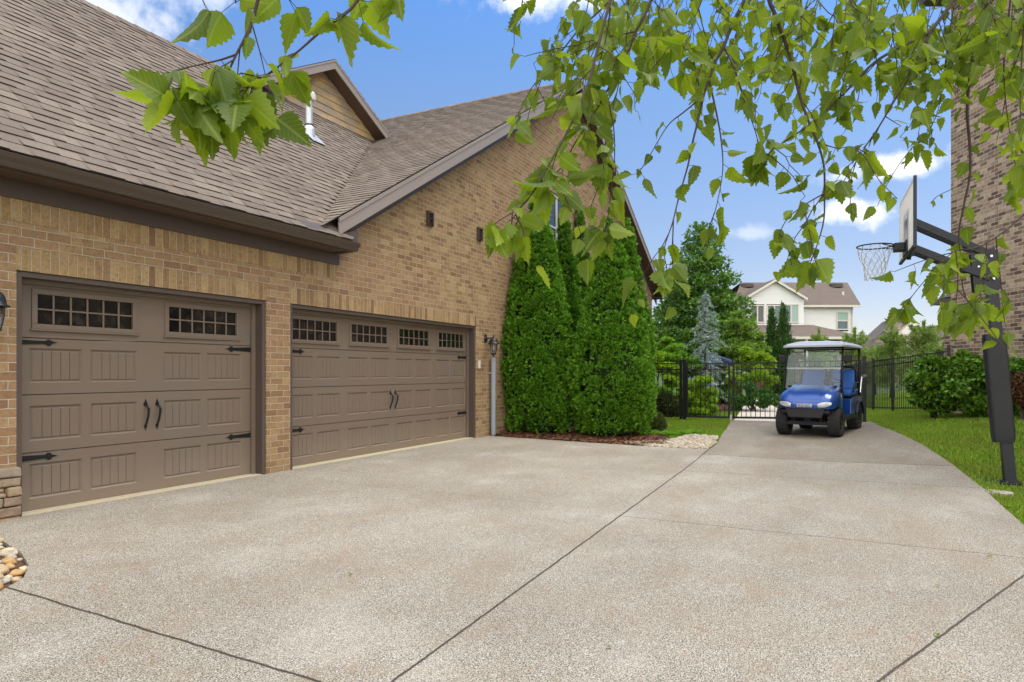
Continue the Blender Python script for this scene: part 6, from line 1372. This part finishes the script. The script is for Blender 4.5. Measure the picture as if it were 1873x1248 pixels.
tw(Be, [(1815, -30, 2.1), (1804, 17, 2.1), (1784, 88, 2.08), (1774, 141, 2.06), (1769, 202, 2.04), (1774, 269, 2.02), (1774, 320, 2.0), (1764, 370, 1.98), (1754, 425, 1.96), (1758, 480, 1.95), (1762, 530, 1.94), (1775, 560, 1.94)], r0=.0075, leaves=.075, size=.058, side=.2, tuft=5)
twig([(1774, 320, 2.0), (1755, 338, 2.0), (1735, 348, 1.99), (1715, 358, 1.99), (1703, 370, 1.98)], .0016, .05, .022, .3, None, 0, tuft=1)
tw(Be, [(1905, 360, 1.9), (1873, 392, 1.9), (1840, 420, 1.89), (1805, 444, 1.88), (1775, 455, 1.87), (1748, 458, 1.86), (1713, 487, 1.84), (1692, 512, 1.83), (1673, 535, 1.82), (1655, 560, 1.81)], r0=.0035, leaves=.042, size=.058, bare=.25, side=.3, tuft=5)
twig([(1748, 458, 1.86), (1752, 500, 1.85), (1750, 540, 1.85), (1745, 575, 1.85)], .0018, .03, .06, .1, None, .3, tuft=4)
twig([(1805, 444, 1.88), (1800, 490, 1.88), (1790, 520, 1.88), (1795, 545, 1.88)], .0018, .035, .06, .2, None, .3, tuft=4)
tw(Be, [(1745, 10, 2.1), (1734, 77, 2.1), (1724, 150, 2.08), (1716, 200, 2.06), (1700, 235, 2.05), (1672, 272, 2.04)], r0=.003, leaves=.05, size=.052, bare=.25, side=.25, tuft=4)
tw(Be, [(1850, -20, 2.0), (1842, 60, 2.0), (1836, 120, 2.0), (1840, 190, 2.0), (1850, 260, 1.99), (1862, 330, 1.98)], r0=.004, leaves=.045, size=.06, side=.35, tuft=4)
tw(Be, [(1880, -20, 1.8), (1872, 60, 1.8), (1868, 120, 1.8), (1866, 200, 1.8), (1870, 300, 1.79)], r0=.004, leaves=.05, size=.06, side=.35, tuft=4)
tw(Be, [(1815, -10, 2.2), (1795, 35, 2.2), (1768, 75, 2.2), (1748, 120, 2.2), (1742, 140, 2.2)], r0=.017, leaves=.06, size=.06, side=.4, tuft=3)
tw(Be, [(1905, 10, 2.0), (1850, 35, 2.0), (1800, 40, 2.0), (1790, 50, 2.0)], r0=.006, leaves=.05, size=.06, side=.35, tuft=3)
# the leafy fringe along the top of the view
for i in range(42):
    px_ = 1060 + (1900 - 1060) * (i + gb.random()) / 42; ln = 40 + 110 * gb.random() ** 1.3 * (1.0 if px_ > 1130 else .5); Z = 1.6 + .9 * gb.random(); dx = -35 * gb.random() + 12 * gb.standard_normal()
    B = Bm if px_ < 1280 else Br if px_ < 1620 else Be
    tw(B, [(px_ + 14, -75, Z), (px_ + 6, -25, Z), (px_ + dx * .5, ln * .5 - 10, Z - .02), (px_ + dx, ln, Z - .04)], r0=.0028, leaves=.048, size=.058, side=.35, tuft=3, bare=.1)
# leaf template: toothed outline, folded along the midrib, curling at the tip
def leaf_tpl(seed, curl, fold):
    g = np.random.default_rng(seed); T = np.linspace(0, 1, 15); Vv, uv = [], []
    for i, t in enumerate(T):
        w = .40 * (math.sin(math.pi * min(1, t ** .58)) ** .9) * (1 - .34 * t) + (0.004 if 0 < t < 1 else 0); tooth = (.045 if i % 2 else -.02) * (1 if 1 < i < 13 else 0)
        for s in (-1, -.5, 0, .5, 1):
            ww = w * abs(s) + (tooth * (abs(s) == 1) * (.6 + .6 * g.random()) if w > .03 else 0); x = math.copysign(ww, s) if s else 0
            Vv.append((x, t + (.02 if abs(s) == 1 and i % 2 else 0) - .04 * abs(s) * w, fold * abs(x) * (1 if t < .9 else .6) - curl * t * t + .02 * math.sin(9 * t + s * 2) * abs(s))); uv.append((x, t))
    n = len(T); FA = [(i * 5 + j, i * 5 + j + 1, (i + 1) * 5 + j + 1, (i + 1) * 5 + j) for i in range(n - 1) for j in range(4)]
    return np.array(Vv), np.array(uv), np.array(FA)
TPL = [leaf_tpl(1, .10, .25), leaf_tpl(2, .25, .5), leaf_tpl(3, -.15, .2), leaf_tpl(4, .45, .9), leaf_tpl(5, .05, .1), leaf_tpl(6, -.3, .7), leaf_tpl(7, .6, .4)]
VV, UU, FF = [], [], []; o_ = 0
for p, d, n_, L in zip(LP, LA, LN, LL_):
    v, uv, fa = TPL[int(gb.integers(0, 7))]; sd = d.cross(n_); asp = .72 + .38 * gb.random()
    M3 = np.array([sd * asp, d, n_]); VV.append((v * L) @ M3 + np.array(p)); UU.append(uv); FF.append(fa + o_); o_ += len(v)
npmesh('crown', np.concatenate(VV), np.concatenate(FF), M_bleaf, birch, None, np.concatenate(UU), True)
# a few fallen leaves on the concrete
for k, (a, b) in enumerate(((1720, 1077), (1713, 1166), (1806, 1022), (640, 1055), (1120, 1190))):
    p = GP(a, b); v, uv, fa = TPL[k]; o = npmesh('fallen_leaf', v * .035, fa, M_bleaf, None, None, uv, True); o.location = p + Vector((0, 0, .012)); o.rotation_euler = (.1, .15, k * 1.7)
    tag(o, 'small yellow green leaf fallen on the concrete driveway', 'leaf', 'leaves fallen on the driveway')
for o in WORLD_ROOTS:
    del o['_w']
